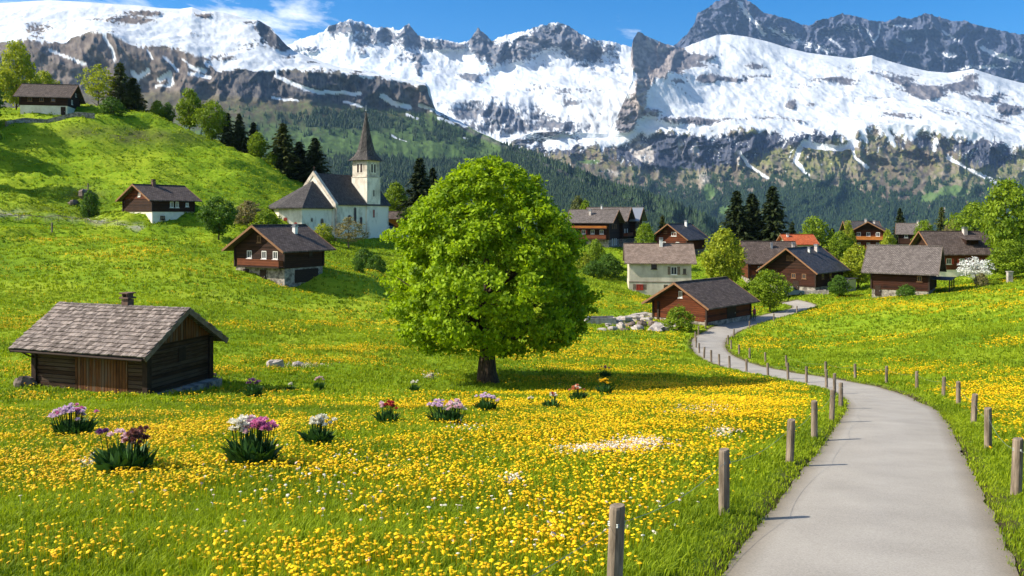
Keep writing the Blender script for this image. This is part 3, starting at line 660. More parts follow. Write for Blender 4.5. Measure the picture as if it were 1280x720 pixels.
# --- distant conifer woods: one mass on each mountain side
def wood(name, V, c, n, h, seed, label, px_rng, mat):
    rng = np.random.RandomState(seed); fo = c['forest']
    area = np.linalg.norm(np.cross(V[1:, :-1] - V[:-1, :-1], V[:-1, 1:] - V[:-1, :-1]), axis=-1)
    w = fo[:-1, :-1] ** 1.5 * area * (c['px'][:-1, :-1] > px_rng[0]) * (c['px'][:-1, :-1] < px_rng[1]) * (c['py'][:-1,:-1] < 315)
    w = w / w.sum(); id_ = rng.choice(w.size, n, p=w.ravel()); r, q = np.unravel_index(id_, w.shape)
    a = rng.rand(n, 1); b = rng.rand(n, 1)
    p = V[r, q] + (V[r + 1, q] - V[r, q]) * a + (V[r, q + 1] - V[r, q]) * b
    H = h * (.55 + .7 * rng.rand(n)); Rr = H * (.16 + .10 * rng.rand(n)); k = 5
    ang = np.arange(k) * 2 * np.pi / k
    vs = np.zeros((n, 2 * k + 1, 3)); rot = rng.rand(n, 1) * 6.28
    jit = .75 + .5 * rng.rand(n, k)
    for j, (zz, rr) in enumerate(((.0, 1.0), (.42, .62))):
        vs[:, j * k:(j + 1) * k, 0] = np.cos(ang + rot) * Rr[:, None] * rr * jit
        vs[:, j * k:(j + 1) * k, 1] = np.sin(ang + rot) * Rr[:, None] * rr * jit
        vs[:, j * k:(j + 1) * k, 2] = H[:, None] * zz
    vs[:, -1, 2] = H
    vs += p[:, None]; vs[..., 2] -= h * .08
    fs = []
    for i in range(k):
        j = (i + 1) % k; fs += [(i, j, k + j), (i, k + j, k + i), (k + i, k + j, 2 * k)]
    Fc = (np.arange(n)[:, None, None] * (2 * k + 1) + np.array(fs)[None]).reshape(-1, 3)
    tint = np.repeat(np.clip(rng.rand(n) * .7 + .5 * (rng.rand(n) > .9), 0, 1), 2 * k + 1)
    o = link_mesh(name, np_mesh(name, vs.reshape(-1, 3), Fc, [mat], False, {'tint': tint})); tag(o, label, kind='stuff', cat='forest')
MWOOD = foliage('conifer_wood', (.010, .028, .014), (.045, .085, .022), .0)
wood('forest', VD, cD, 40000, 19, 3, 'dark conifer wood covering the flank of the nearer mountain', (250, 930), MWOOD)
wood('forest', VC, cC, 40000, 22, 4, 'blue green conifer woods at the foot of the snow mountain', (640, 1400), MWOOD)

# ------------------------------------------------------------------ air between here and the peaks
hz = MB(); hz.box((500, 5500, 1380), (15000, 16000, 3400))
m, t, o = nmat('haze'); pv = N(t, 'ShaderNodeVolumePrincipled'); pv.inputs['Color'].default_value = (.34, .60, 1.0, 1)
pv.inputs['Density'].default_value = 2.3e-5; pv.inputs['Anisotropy'].default_value = .2
t.links.new(pv.outputs[0], o.inputs['Volume'])
HZ = hz.build('haze', m); tag(HZ, 'thin blue mountain air', 'haze', kind='stuff')

# ================================================================== buildings
M_LOGD = boards('dark_log_wall', (.012, .006, .004), (.048, .021, .012), .24)
M_LOGR = boards('red_brown_log_wall', (.022, .007, .004), (.135, .036, .012), .24)
M_LOGX = boards('brown_log_wall', (.012, .005, .003), (.055, .018, .009), .24)
M_LOGG = boards('weathered_log_wall', (.014, .008, .005), (.058, .028, .014), .2, grey=(.085, .055, .036))
M_BRDV = boards('upright_board_wall', (.018, .008, .005), (.17, .064, .02), .19, vertical=True, grey=(.14, .09, .06))
M_TRIM = mottled('roof_edge_board', (.16, .075, .035), (.30, .16, .08), 4, .8, stretch=(.5, .5, 6))
M_TRIMG = mottled('grey_edge_board', (.12, .085, .06), (.22, .17, .13), 4, .8)
M_BEAM = mottled('dark_beam', (.02, .011, .008), (.045, .025, .016), 5, .8)
M_STONE = mottled('rubble_stone_base', (.12, .10, .085), (.40, .35, .30), 2.2, .9, .9, .08, detail=8, mid=(.4, .6))
M_WHITE = mottled('white_render', (.68, .60, .50), (.84, .77, .66), 1.0, .9, .3, .02)
M_CREAM = mottled('old_lime_plaster', (.40, .35, .27), (.62, .56, .45), .7, .9, .3, .02, stretch=(1, 1, .5))
M_CHURCH = mottled('church_lime_wall', (.52, .44, .34), (.86, .77, .65), .45, .9, .3, .03, mid=(.33, .5), stretch=(1, 1, .55))
M_TOWER = mottled('tower_stone_wall', (.34, .28, .22), (.66, .58, .48), .8, .9, .5, .05, mid=(.35, .58))
M_SHG = shingles('grey_shingle_roof', (.13, .11, .10), (.22, .19, .178), (.04, .034, .03))
M_SHL = shingles('light_shingle_roof', (.22, .16, .125), (.32, .245, .20), (.11, .08, .065), .34, .2)
M_SHB = shingles('brown_tile_roof', (.075, .055, .047), (.135, .105, .092), (.035, .027, .022), .35, .3)
M_SLATE = shingles('dark_slate_roof', (.05, .047, .05), (.105, .098, .10), (.02, .02, .022), .4, .3, .6)
M_REDR = shingles('orange_tile_roof', (.42, .09, .03), (.58, .14, .05), (.2, .05, .02), .3, .3)
M_CHUR = shingles('church_shingle_roof', (.06, .054, .052), (.115, .103, .098), (.03, .027, .026), .25, .3)
M_GLASS = plain('window_glass', (.03, .035, .045), .12, .6)
M_PAINTW = plain('white_paint', (.72, .70, .66), .6)
M_SHUT = plain('shutter_red', (.30, .035, .02), .6)
M_WOODO = boards('orange_balcony_wood', (.30, .09, .02), (.62, .22, .05), .15)
M_WOODB = boards('balcony_wood', (.09, .025, .012), (.22, .07, .03), .15)
M_METAL = plain('zinc', (.35, .36, .38), .4, .5, .6)
M_BRICK = mottled('chimney_render', (.40, .33, .29), (.62, .56, .52), 3, .9)
M_CHIMD = mottled('old_chimney', (.10, .06, .045), (.20, .12, .09), 5, .9)

ZF = Vector((0, 0, 1))
def face_frame(face, L, Wd):
    """origin, along, normal of a wall in house space"""
    return {'f': (Vector((0, -Wd / 2, 0)), Vector((1, 0, 0)), Vector((0, -1, 0))), 'b': (Vector((0, Wd / 2, 0)), Vector((-1, 0, 0)), Vector((0, 1, 0))),
            'l': (Vector((-L / 2, 0, 0)), Vector((0, -1, 0)), Vector((-1, 0, 0))), 'r': (Vector((L / 2, 0, 0)), Vector((0, 1, 0)), Vector((1, 0, 0)))}[face]
def fbox(mb, fr, u, z, w, h, d0, d1, mi=0):
    """box on a wall: centre u,z size w,h from depth d0 to d1 along the normal"""
    o, a, n = fr; c = o + a * u + n * ((d0 + d1) / 2) + ZF * z
    Mx = Matrix((a, n, ZF)).transposed()
    return mb.box(c, (w, abs(d1 - d0), h), Mx, mi)
def window(root, fr, u, z, w=.8, h=.9, frame=M_PAINTW, shut=None, cross=True, glass=M_GLASS, depth=.0):
    fm = MB(); t_ = .09
    fbox(fm, fr, u, z + h / 2 - t_ / 2, w, t_, -.02, .05 + depth); fbox(fm, fr, u, z - h / 2 + t_ / 2, w, t_, -.02, .05 + depth)
    for s in (-1, 1): fbox(fm, fr, u + s * (w / 2 - t_ / 2), z, t_, h - 2 * t_, -.02, .05 + depth)
    if cross: fbox(fm, fr, u, z, .06, h - 2 * t_, -.02, .045 + depth)
    wo = fm.build('window', frame, root)
    g = MB(); fbox(g, fr, u, z, w - 2 * t_ + .01, h - 2 * t_ + .01, -.02, .02 + depth); g.build('pane', glass, wo)
    s_ = MB(); fbox(s_, fr, u, z - h / 2 - .05, w + .2, .08, -.02, .12 + depth); s_.build('sill', frame, wo)
    if shut:
        for s in (-1, 1):
            q = MB(); fbox(q, fr, u + s * (w / 2 + w * .26), z, w * .48, h, .004, .06)
            q.build('shutter', shut, wo)
    return wo
def door(root, fr, u, w=.95, h=2.0, z0=0, m=M_BEAM, handle=True):
    q = MB(); fbox(q, fr, u, z0 + h / 2, w, h, -.02, .05); d = q.build('door', m, root)
    k = MB(); fbox(k, fr, u + w * .36, z0 + h * .48, .06, .16, .05, .11); k.build('handle', M_METAL, d); return d
def slab(mb, p0, p1, p2, p3, th, mi=0):
    """roof slope slab; p0..p3 top face; thickness downwards"""
    return mb.prism([p0, p1, p2, p3], (0, 0, -th), mi)
WALL_TOP = {}
def gable_roof(root, L, Wd, hr, he_edge, oy, oxl, oxr, m, th=.16, trim=M_TRIM, courses=False, rng=None, sag=.0):
    y1 = Wd / 2 + oy; he_, hr_ = WALL_TOP.get(root.name, (None, None))
    if he_ is not None: he_edge = hr - (hr - he_) * y1 / (Wd / 2)
    x0, x1 = -L / 2 - oxl, L / 2 + oxr; mb = MB()
    for s in (-1, 1):
        nseg = 10
        for i in range(nseg):       # slightly uneven ridge and eaves
            xa, xb = x0 + (x1 - x0) * i / nseg, x0 + (x1 - x0) * (i + 1) / nseg
            ha = sag * math.sin(math.pi * i / nseg); hb = sag * math.sin(math.pi * (i + 1) / nseg)
            p = [(xa, 0, hr - ha), (xb, 0, hr - hb), (xb, s * y1, he_edge - hb * .5), (xa, s * y1, he_edge - ha * .5)]
            if s > 0: p = p[::-1]
            mb.prism(p, (0, 0, -th))
    rf = mb.build('roof', m, root)
    cap = MB(); cap.box(((x0 + x1) / 2, 0, hr + .03 - sag * .5), (x1 - x0 - .02, .30, .09)); cap.build('ridge_cap', m, rf)
    # barge boards on both gables
    sl = math.atan2(hr - he_edge, y1); ln = math.hypot(y1, hr - he_edge)
    for x in (x0 - .03, x1 + .03):
        for s in (-1, 1):
            Mx = Matrix.Rotation(-s * sl, 3, 'X'); c = Vector((x, s * y1 / 2, (hr + he_edge) / 2 - .10))
            tb = MB(); tb.box(c, (.06, ln + .02, .24), Mx); tb.build('bargeboard', trim, root)
    if courses:
        cm = MB(); rng = rng or random.Random(3); slope = math.hypot(y1, hr - he_edge); nrow = int(slope / .27)
        for s in (-1, 1):
            dn = Vector((0, s * y1, he_edge - hr)).normalized(); nm = Vector((0, s * (hr - he_edge), y1)).normalized()
            for r_ in range(nrow):
                x = x0 + rng.uniform(-.12, 0)
                while x < x1:
                    w = rng.uniform(.12, .27); d = (r_ + .5) * slope / nrow + rng.uniform(-.025, .025)
                    c = Vector((min(x + w / 2, x1), 0, hr)) + dn * d + nm * (.05 + rng.uniform(-.006, .014))
                    tl = .155 + rng.uniform(-.05, .05)
                    Mx = Matrix((Vector((1, 0, 0)), dn * math.cos(tl) + nm * math.sin(tl), nm * math.cos(tl) - dn * math.sin(tl))).transposed()
                    Mx = Mx @ Matrix.Rotation(rng.uniform(-.05, .05), 3, 'Z')
                    cm.box(c, (w - .014, .37, .05), Mx, rng.choice((0, 0, 1, 2))); x += w
        cm.build('shingles', [mottled('shingle_a', (.135, .105, .09), (.25, .205, .18), 6), mottled('shingle_b', (.075, .058, .048), (.165, .13, .112), 6), mottled('shingle_c', (.21, .16, .135), (.34, .285, .25), 6)], rf)
    return rf
def chimney(rf, x, y, z, w=.55, h=1.2, m=M_BRICK, capm=M_METAL):
    q = MB(); q.box((x, y, z + h / 2 - .4), (w, w, h + .8)); ch = q.build('chimney', m, rf)
    c = MB(); c.box((x, y, z + h + .08), (w + .16, w + .16, .08))
    for s in (-1, 1): c.box((x + s * w * .35, y, z + h + .2), (.06, w, .2))
    c.box((x, y, z + h + .33), (w + .12, w + .2, .06)); c.build('chimney_cap', capm, ch); return ch
def balcony(root, fr, u, z, w, dep=1.0, h=.9, m=M_WOODB, plants=None):
    q = MB(); fbox(q, fr, u, z, w, .14, 0, dep); b = q.build('balcony', M_BEAM, root)
    r = MB(); fbox(r, fr, u, z + .07 + h - .04, w, .09, dep - .06, dep + .05)
    n = int(w / .16)
    for i in range(n): fbox(r, fr, u - w / 2 + (i + .5) * w / n, z + .07 + h * .48, .125, h * .8, dep - .03, dep + .02)
    for s in (-1, 1):
        fbox(r, fr, u + s * (w / 2 - .04), z + .07 + h / 2, .1, h, dep - .1, dep + .02)
        fbox(r, fr, u + s * (w / 2 - .02), z + .07 + h / 2, .04, h * .8, 0, dep)
    r.build('railing', m, b); return b
def body(root, L, Wd, he, hr, m, base_h=0, base_m=M_STONE, gable_m=None, corner=True, down=2.2, wall_over=.06):
    """walls with gables; optional masonry base"""
    z0 = base_h if base_h else -down
    hx, hy = L / 2, Wd / 2
    WALL_TOP[root.name] = (he, hr)
    sec = [(-hy, z0), (hy, z0), (hy, he - .2), (0, hr - .2), (-hy, he - .2)]
    mb = MB(); mb.prism([(-hx, y, z) for y, z in sec], (L, 0, 0)); mb.build('wall', m, root)
    if base_h:
        b = MB(); b.box((0, 0, (base_h - down) / 2), (L - wall_over * 2, Wd - wall_over * 2, base_h + down)); b.build('foundation', base_m, root)
    if gable_m:
        for x, e in ((-hx - .04, .05), (hx - .01, .05)):
            g = MB(); g.prism([(x, -hy * .97, he - .18), (x, hy * .97, he - .18), (x, 0, hr - .22)], (e, 0, 0)); g.build('gable', gable_m, root)
    if corner:
        for sx_ in (-1, 1):
            for sy_ in (-1, 1): c = MB(); c.box((sx_ * hx, sy_ * hy, (z0 + he) / 2 - .12), (.22, .22, he - z0 - .25)); c.build('corner_post', M_BEAM, root)
def house_at(name, cx, cy, yaw, z, label, cat='house', group=None):
    r = empty(name, (cx, cy, z), R(yaw)); tag(r, label, cat, group); return r
def centre(ncx, ncy, yaw, L, Wd, corner):
    """centre of the footprint from one corner ('fr' front right, 'fl' front left)"""
    a = Vector((math.cos(R(yaw)), math.sin(R(yaw)))); b = Vector((-a.y, a.x)); s = -1 if corner == 'fr' else 1
    c = Vector((ncx, ncy)) + a * (s * L / 2) + b * (Wd / 2); return c.x, c.y
G_HOUSES = 'wooden houses and barns of the village'

# --- 1 log barn on the left
cx, cy = centre(-17.8, 39, -18.4, 7, 4.4, 'fr')
h = house_at('log_barn', cx, cy, -18.4, -8.85, 'weathered log barn with grey shingle roof and small chimney standing in the left meadow', 'barn')
L, Wd, HR, HE = 7.0, 4.4, 4.1, 2.63
body(h, L, Wd, HE, HR, M_BEAM, 0, down=1.2, corner=False)
rg = random.Random(5)
fp = MB(); gp = MB()
for i in range(13):                       # stacked hewn logs, each a little different
    z = .12 + i * .195; hh = .185
    if z > HE - .1: break
    for s, (x0, x1) in ((-1, (-3.45, -.9)), (1, (-3.5, 3.5)), (-1, (2.45, 3.45))):
        fp.box(((x0 + x1) / 2, s * (Wd / 2 + .03 + rg.uniform(-.012, .012)), z), (x1 - x0, .12, hh), Matrix.Rotation(rg.uniform(-.004, .004), 3, 'Y'))
    for s in (-1, 1): fp.box((s * (L / 2 + .03 + rg.uniform(-.012, .012)), 0, z), (.12, Wd - .05, hh))
fp.build('log_planks', M_LOGG, h)
n = 19
for i in range(n):                         # upright boards beside the door
    x = -.9 + (i + .5) * 3.3 / n; gp.box((x, -Wd / 2 - .07, 1.22 + rg.uniform(-.03, .03)), (3.3 / n - .012, .05 + rg.uniform(0, .03), 2.42), Matrix.Rotation(rg.uniform(-.006, .006), 3, 'Y'))
gp.build('barn_door', M_BRDV, h)
for s in (-1, 1):
    m_ = 24; gp = MB()
    for i in range(m_):
        y = -Wd / 2 + (i + .5) * Wd / m_; top = HR - abs(y) * .667 - .12
        if top > HE - .15: gp.box((s * (L / 2 + .09), y, (HE - .15 + top) / 2), (.05 + rg.uniform(0, .02), Wd / m_ - .01, top - HE + .15))
    gp.build('gable_boards', M_BRDV, h)
for sx_ in (-1, 1):
    for sy_ in (-1, 1): q = MB(); q.box((sx_ * (L / 2 + .05), sy_ * (Wd / 2 + .05), .95), (.3, .3, 2.75)); q.build('corner_post', M_BEAM, h)
q = MB(); q.box((0, -Wd / 2 - .72, 2.0), (L + 1.3, .12, .14)); q.build('eaves_beam', M_BEAM, h)
fr = face_frame('r', L, Wd); w = MB(); fbox(w, fr, .1, 1.75, .5, .7, .1, .14); w.build('shutter', M_BEAM, h)
q = MB(); q.box((0, 0, -.5), (L + .25, Wd + .25, 1.16)); q.box((L / 2 + .35, .1, -.15), (.9, Wd + .1, .5)); q.build('foundation', M_STONE, h)
rf = gable_roof(h, L, Wd, HR, 2.1, .8, .9, .6, M_SHG, .12, M_TRIMG, True, random.Random(8), .06)
chimney(rf, .05, .15, 3.9, .42, .55, M_CHIMD, M_CHIMD)
q = MB(); q.tube([(-4.3, -3.05, 2.0), (4.0, -3.05, 1.96)], .06, 8); q.tube([(-3.6, -3.05, 1.98), (-3.55, -2.6, 1.7), (-3.5, -2.35, 1.6)], .04); q.build('gutter', M_BEAM, h)

# --- 2 chalet in the middle left
Y_ = 60; L, Wd, HR, HE = 6.2, 8.0, 6.5, 4.15
cx, cy = centre(-25.6, 90, Y_, L, Wd, 'fl')
h = house_at('chalet', cx, cy, Y_, -7.55, 'dark brown chalet on a pale stone base with balcony, downhill from the church', 'chalet', G_HOUSES)
body(h, L, Wd, HE, HR, M_LOGD, 1.6, M_STONE, M_LOGD)
rf = gable_roof(h, L, Wd, HR, 3.65, .95, 1.1, 1.1, M_SHB)
chimney(rf, .9, -1.6, 5.35, .45, .9, M_PAINTW)
fl = face_frame('l', L, Wd); ff = face_frame('f', L, Wd)
balcony(h, fl, .6, 1.75, 6.6, .8, .8, M_WOODB)
for u, z in ((-1.6, 3.1), (.8, 3.1), (2.6, 3.1)): window(h, fl, u, z, .75, .9, M_PAINTW)
window(h, fl, 0, 4.9, .6, .8, M_TRIM); window(h, ff, 1.0, 3.2, .6, .8, M_BEAM)
for u in (-2.2, .6): door(h, fl, u, .9, 1.5, -.1)
q = MB(); fbox(q, ff, .4, .65, 3.6, 1.5, -.02, -.004 + .0); q.build('barn_door', M_BEAM, h)
q = MB(); fbox(q, ff, .4, .65, 3.7, 1.5, -.06, .03); q.build('garage_door', M_BEAM, h)

# --- 3 small white based house on the left slope
Y_ = 55; L, Wd, HR, HE = 7.0, 8.0, 6.2, 4.1
cx, cy = centre(-54, 120, Y_, L, Wd, 'fl')
h = house_at('hillside_house', cx, cy, Y_, -1.35, 'brown wooden house on tall white base, alone on the left slope', 'house', G_HOUSES)
body(h, L, Wd, HE, HR, M_LOGD, 2.0, M_WHITE, M_LOGR)
rf = gable_roof(h, L, Wd, HR, 3.65, .7, .8, .9, M_SHB); chimney(rf, -1.0, -.2, 6.0, .5, .7, M_CHIMD, M_CHIMD)
fl = face_frame('l', L, Wd); ff = face_frame('f', L, Wd)
for u in (-.3, .6): window(h, ff, u, 3.1, .55, .9)
window(h, ff, 2.3, 3.1, .5, .6); window(h, ff, -1.8, 1.1, .7, .6, M_BEAM); window(h, fl, .5, 1.0, .9, .8, M_BEAM); window(h, fl, .6, 4.6, .6, .6)
q = MB(); fbox(q, fl, -5.2, .6, 3.0, 2.2, -2.5, -.3); q.build('shed', M_LOGD, h)
q = MB(); fbox(q, fl, -5.2, 1.8, 3.5, .14, -2.8, 0); q.build('shed_roof', M_SHB, h)

# --- 4 house at the very top left
Y_ = 10; L, Wd, HR, HE = 9.0, 7.0, 7.0, 4.4
cx, cy = centre(-91.7, 165, Y_, L, Wd, 'fr')
h = house_at('hilltop_house', cx, cy, Y_, 20.6, 'long brown wooden house with white cellar wall at the top of the left hill', 'house', G_HOUSES)
body(h, L, Wd, HE, HR, M_LOGD, 2.1, M_WHITE, M_LOGD)
rf = gable_roof(h, L, Wd, HR, 3.9, .9, .9, .9, M_SHB)
ff = face_frame('f', L, Wd); fr = face_frame('r', L, Wd)
for u in (-2.6, -.4, 1.8): window(h, ff, u, 3.3, .8, .8, M_TRIM)
window(h, fr, -1, 3.2, .7, .9); window(h, fr, 1.2, 5.0, .6, .7); door(h, ff, 3.7, .9, 1.9, 0)
# retaining wall in front of it
ws = []
for px, d in ((8, 152), (30, 155), (58, 158), (96, 160), (118, 161)):
    x = (px - 640) / F_PX * d; ws.append((x, d, gh(x, d)))
q = MB()
for a, b in zip(ws[:-1], ws[1:]):
    va, vb = Vector(a), Vector(b); dr = (vb - va); nn_ = Vector((-dr.y, dr.x, 0)).normalized() * .4
    q.prism([va + Vector((0, 0, -1)), vb + Vector((0, 0, -1)), vb + Vector((0, 0, 1.1)), va + Vector((0, 0, 1.1))], nn_)
tag(q.build('retaining_wall', M_STONE), 'low grey retaining wall running along the hill below the hilltop house', 'wall')

# --- church
Y_ = 60
CX0, CY0 = -32.9, 147.5      # corner of nave and choir, near side
a = Vector((math.cos(R(Y_)), math.sin(R(Y_)))); b_ = Vector((-a.y, a.x))
o_ = Vector((CX0, CY0)) + b_ * 5.0
h = house_at('church', o_.x, o_.y, Y_, -4.4, 'whitewashed church with a tall slender spire and dark shingle roofs', 'church')
# local frame: x along the nave (0 = choir arch), nave x 0..16, y -5..5
NAVE_L, NW, NHE, NHR = 16.0, 10.0, 6.9, 12.5
q = MB(); q.prism([(0, -5, -2), (0, 5, -2), (0, 5, NHE), (0, 0, NHR - .15), (0, -5, NHE)], (NAVE_L, 0, 0)); q.build('wall', M_CHURCH, h)
q = MB()
for s in (-1, 1):
    p = [(.55, 0, NHR), (NAVE_L + .3, 0, NHR), (NAVE_L + .3, s * 5.45, NHE - .35), (.55, s * 5.45, NHE - .35)]
    if s > 0: p = p[::-1]
    q.prism(p, (0, 0, -.18))
rf = q.build('roof', M_CHUR, h)
q = MB()                          # stepped stone parapet of the east gable
for s in (-1, 1):
    p0, p1 = Vector((0, 0, NHR + .35)), Vector((0, s * 5.5, NHE - .25)); dr = (p1 - p0)
    q.prism([(-.12, 0, NHR - .5), (-.12, 0, NHR + .38), (-.12, s * 5.6, NHE - .2), (-.12, s * 5.6, NHE - 1.1)], (.72, 0, 0))
q.build('gable_parapet', M_TOWER, h)
q = MB(); q.box((.2, 0, NHR + .8), (.1, .1, 1.0)); q.box((.2, 0, NHR + 1.0), (.1, .5, .1)); q.build('gable_cross', M_BEAM, h)
q = MB(); q.prism([(.3, -5.02, -2), (1.3, -5.02, -2), (1.3, -5.02, 5.6), (.3, -5.02, 6.3)], (0, -.5, 0)); q.build('buttress', M_TOWER, h)
# choir: polygon with a half pyramid roof
cp = [(-.001, -4.6), (-7.6, -4.6), (-9.2, -.6), (-7.4, 3.6), (-.001, 4.4)]
q = MB(); q.prism([(x, y, -2) for x, y in cp], (0, 0, 2 + 6.0)); q.build('choir', M_CHURCH, h)
q = MB(); ap = (-.3, -.1, 11.0); eo = [(-.1, -5.15, 5.9), (-8.1, -5.15, 5.9), (-9.95, -.7, 5.9), (-8.0, 4.2, 5.9), (-.1, 5.0, 5.9)]
vs = [ap] + eo + [(x, y, z - .2) for x, y, z in eo]; fs = [(0, i + 1, i + 2) for i in range(4)] + [(i + 1, i + 6, i + 7, i + 2) for i in range(4)] + [(10, 9, 8, 7, 6)]
q.add(vs, fs); q.build('choir_roof', M_CHUR, h)
def arch_window(root, fr, u, z, w, hh, m=M_GLASS, trim=M_TOWER, d=.0, name='window'):
    o2, al, nr = fr; c = o2 + al * u + ZF * z
    def outline(ww, h2):
        pts = [c + al * (-ww / 2) + ZF * (-h2 / 2), c + al * (ww / 2) + ZF * (-h2 / 2)]
        for i in range(9):
            t_ = math.pi * i / 8; pts.append(c + al * (ww / 2 * math.cos(t_)) + ZF * (h2 / 2 - ww / 2 + ww / 2 * math.sin(t_)))
        return pts
    q = MB(); q.prism([p + nr * (d - .05) for p in outline(w + .3, hh + .3)], nr * .08); wo = q.build(name, trim, root)
    q = MB(); q.prism([p + nr * (d - .03) for p in outline(w, hh)], nr * .075); q.build('pane', m, wo); return wo
M_DARKW = plain('dark_opening', (.05, .03, .025), .5)
nf = (Vector((0, -5, 0)), Vector((1, 0, 0)), Vector((0, -1, 0)))
arch_window(h, nf, 4.3, 3.6, .8, 1.9); arch_window(h, nf, 5.9, 4.6, .6, 2.8); arch_window(h, nf, 7.6, 3.4, .6, 1.6)
cf = (Vector((0, -4.6, 0)), Vector((1, 0, 0)), Vector((0, -1, 0)))
arch_window(h, cf, -2.6, 3.4, .7, 1.0); arch_window(h, cf, -5.2, 3.7, .4, .6)
e0, e1 = Vector((-9.2, -.6, 0)), Vector((-7.6, -4.6, 0)); al = (e1 - e0).normalized(); cf2 = ((e0 + e1) / 2, al, Vector((al.y, -al.x, 0)))
arch_window(h, cf2, -.9, 3.2, .7, 1.9, M_SHUT); arch_window(h, cf2, 1.0, 2.7, .6, 1.2, M_SHUT)
# tower
TX0, TX1, TY0, TY1, TH = 9.1, 13.0, -5.25, -1.45, 15.4
q = MB(); q.box(((TX0 + TX1) / 2, (TY0 + TY1) / 2, 5.0), (TX1 - TX0 + .1, TY1 - TY0 + .1, 14)); q.build('tower_base', M_CHURCH, h)
q = MB(); q.box(((TX0 + TX1) / 2, (TY0 + TY1) / 2, (TH + 11.95) / 2), (TX1 - TX0 - .12, TY1 - TY0 - .12, TH - 11.9)); q.build('belfry', M_TOWER, h)
q = MB(); q.box(((TX0 + TX1) / 2, (TY0 + TY1) / 2, 12.0), (TX1 - TX0 + .25, TY1 - TY0 + .25, .14)); q.build('string_course', M_TOWER, h)
tf = (Vector(((TX0 + TX1) / 2, TY0 + .06, 0)), Vector((1, 0, 0)), Vector((0, -1, 0))); tl_ = (Vector((TX0 + .06, (TY0 + TY1) / 2, 0)), Vector((0, -1, 0)), Vector((-1, 0, 0)))
for f_ in (tf, tl_):
    for s in (-.42, .42): arch_window(h, f_, s, 13.75, .5, 1.7, M_DARKW, M_CHURCH, .0, 'belfry_window')
tf2 = (tf[0] + Vector((0, -.11, 0)), tf[1], tf[2])
arch_window(h, tf2, 0, 8.9, .3, 1.2, M_DARKW, M_TOWER); arch_window(h, tf2, 0, 4.9, .42, 1.5, M_SHUT, M_TOWER)
# spire: square flared skirt turning octagonal and needle thin
tcx, tcy = (TX0 + TX1) / 2, (TY0 + TY1) / 2; prof = [(2.62, 15.25), (2.55, 15.4), (2.05, 16.2), (1.62, 17.3), (1.2, 19.0), (.78, 21.0), (.40, 23.1), (.06, 25.0)]
vs = []; K = 8
for i, (r_, z) in enumerate(prof):
    sq = max(0, 1 - i / 3.0)
    for k in range(K):
        t_ = math.pi / 4 * k + math.pi / 4; f_ = 1.35 if k % 2 == 0 else 1.0 * (1 + 0 * sq)
        rr = r_ * ((1.40 if k % 2 == 0 else .99) * sq + 1.05 * (1 - sq)); vs.append((tcx + rr * math.cos(t_), tcy + rr * math.sin(t_), z))
fs = [(i * K + k, i * K + (k + 1) % K, (i + 1) * K + (k + 1) % K, (i + 1) * K + k) for i in range(len(prof) - 1) for k in range(K)] + [tuple(range(K))[::-1]]
q = MB(); q.add(vs, fs); q.add([vs[-8 + k] for k in range(8)], [tuple(range(8))]); sp_ = q.build('spire', M_CHUR, h)
q = MB(); q.tube([(tcx, tcy, 24.8), (tcx, tcy, 26.3)], .05, 6); q.box((tcx, tcy, 25.9), (.7, .06, .08), R(45)); 
bm_ = [(tcx + .2 * math.cos(t_) * math.cos(u_), tcy + .2 * math.sin(t_) * math.cos(u_), 25.2 + .2 * math.sin(u_)) for u_ in (-1.2, -.6, 0, .6, 1.2) for t_ in np.linspace(0, 2 * np.pi, 8, endpoint=False)]
q.add(bm_, [(i * 8 + k, i * 8 + (k + 1) % 8, (i + 1) * 8 + (k + 1) % 8, (i + 1) * 8 + k) for i in range(4) for k in range(8)]); q.build('weathercock', M_METAL, sp_)
q = MB()                              # low lean-to porch behind the tower foot
q.prism([(16, -4, -2), (16, 3, -2), (16, 3, 2.4), (16, -4, 2.4)], (2.4, 0, 0)); q.build('sacristy', M_CHURCH, h)
q = MB(); q.prism([(15.9, -4.4, 3.6), (18.9, -4.4, 2.4), (18.9, 3.4, 2.4), (15.9, 3.4, 3.6)][::-1], (0, 0, -.14)); q.build('sacristy_roof', M_CHUR, h)

# --- 5 barn beside the lane
Y_ = 45; L, Wd, HR, HE = 10.5, 7.6, 5.0, 2.75
cx, cy = centre(23.1, 95, Y_, L, Wd, 'fl')
h = house_at('hay_barn', cx, cy, Y_, -13.05, 'red brown wooden barn with dark grey roof beside the bend of the lane', 'barn', G_HOUSES)
body(h, L, Wd, HE, HR, M_LOGR, 0, gable_m=M_LOGR, down=1.0)
q = MB(); q.box((0, 0, -.35), (L + .12, Wd + .12, 1.5)); q.build('foundation', M_STONE, h)
rf = gable_roof(h, L, Wd, HR, 2.25, .95, 1.1, .7, M_SHB, trim=M_TRIM)
fl = face_frame('l', L, Wd); window(h, fl, .2, 3.5, .5, .8); window(h, fl, -.3 - .0, 3.5, .02, .8) if False else None
ff = face_frame('f', L, Wd); door(h, ff, .5, 2.2, 1.9, .1); q = MB(); fbox(q, fl, -3.0, 1.2, .25, 2.4, .01, .16); q.build('post', M_BEAM, h)

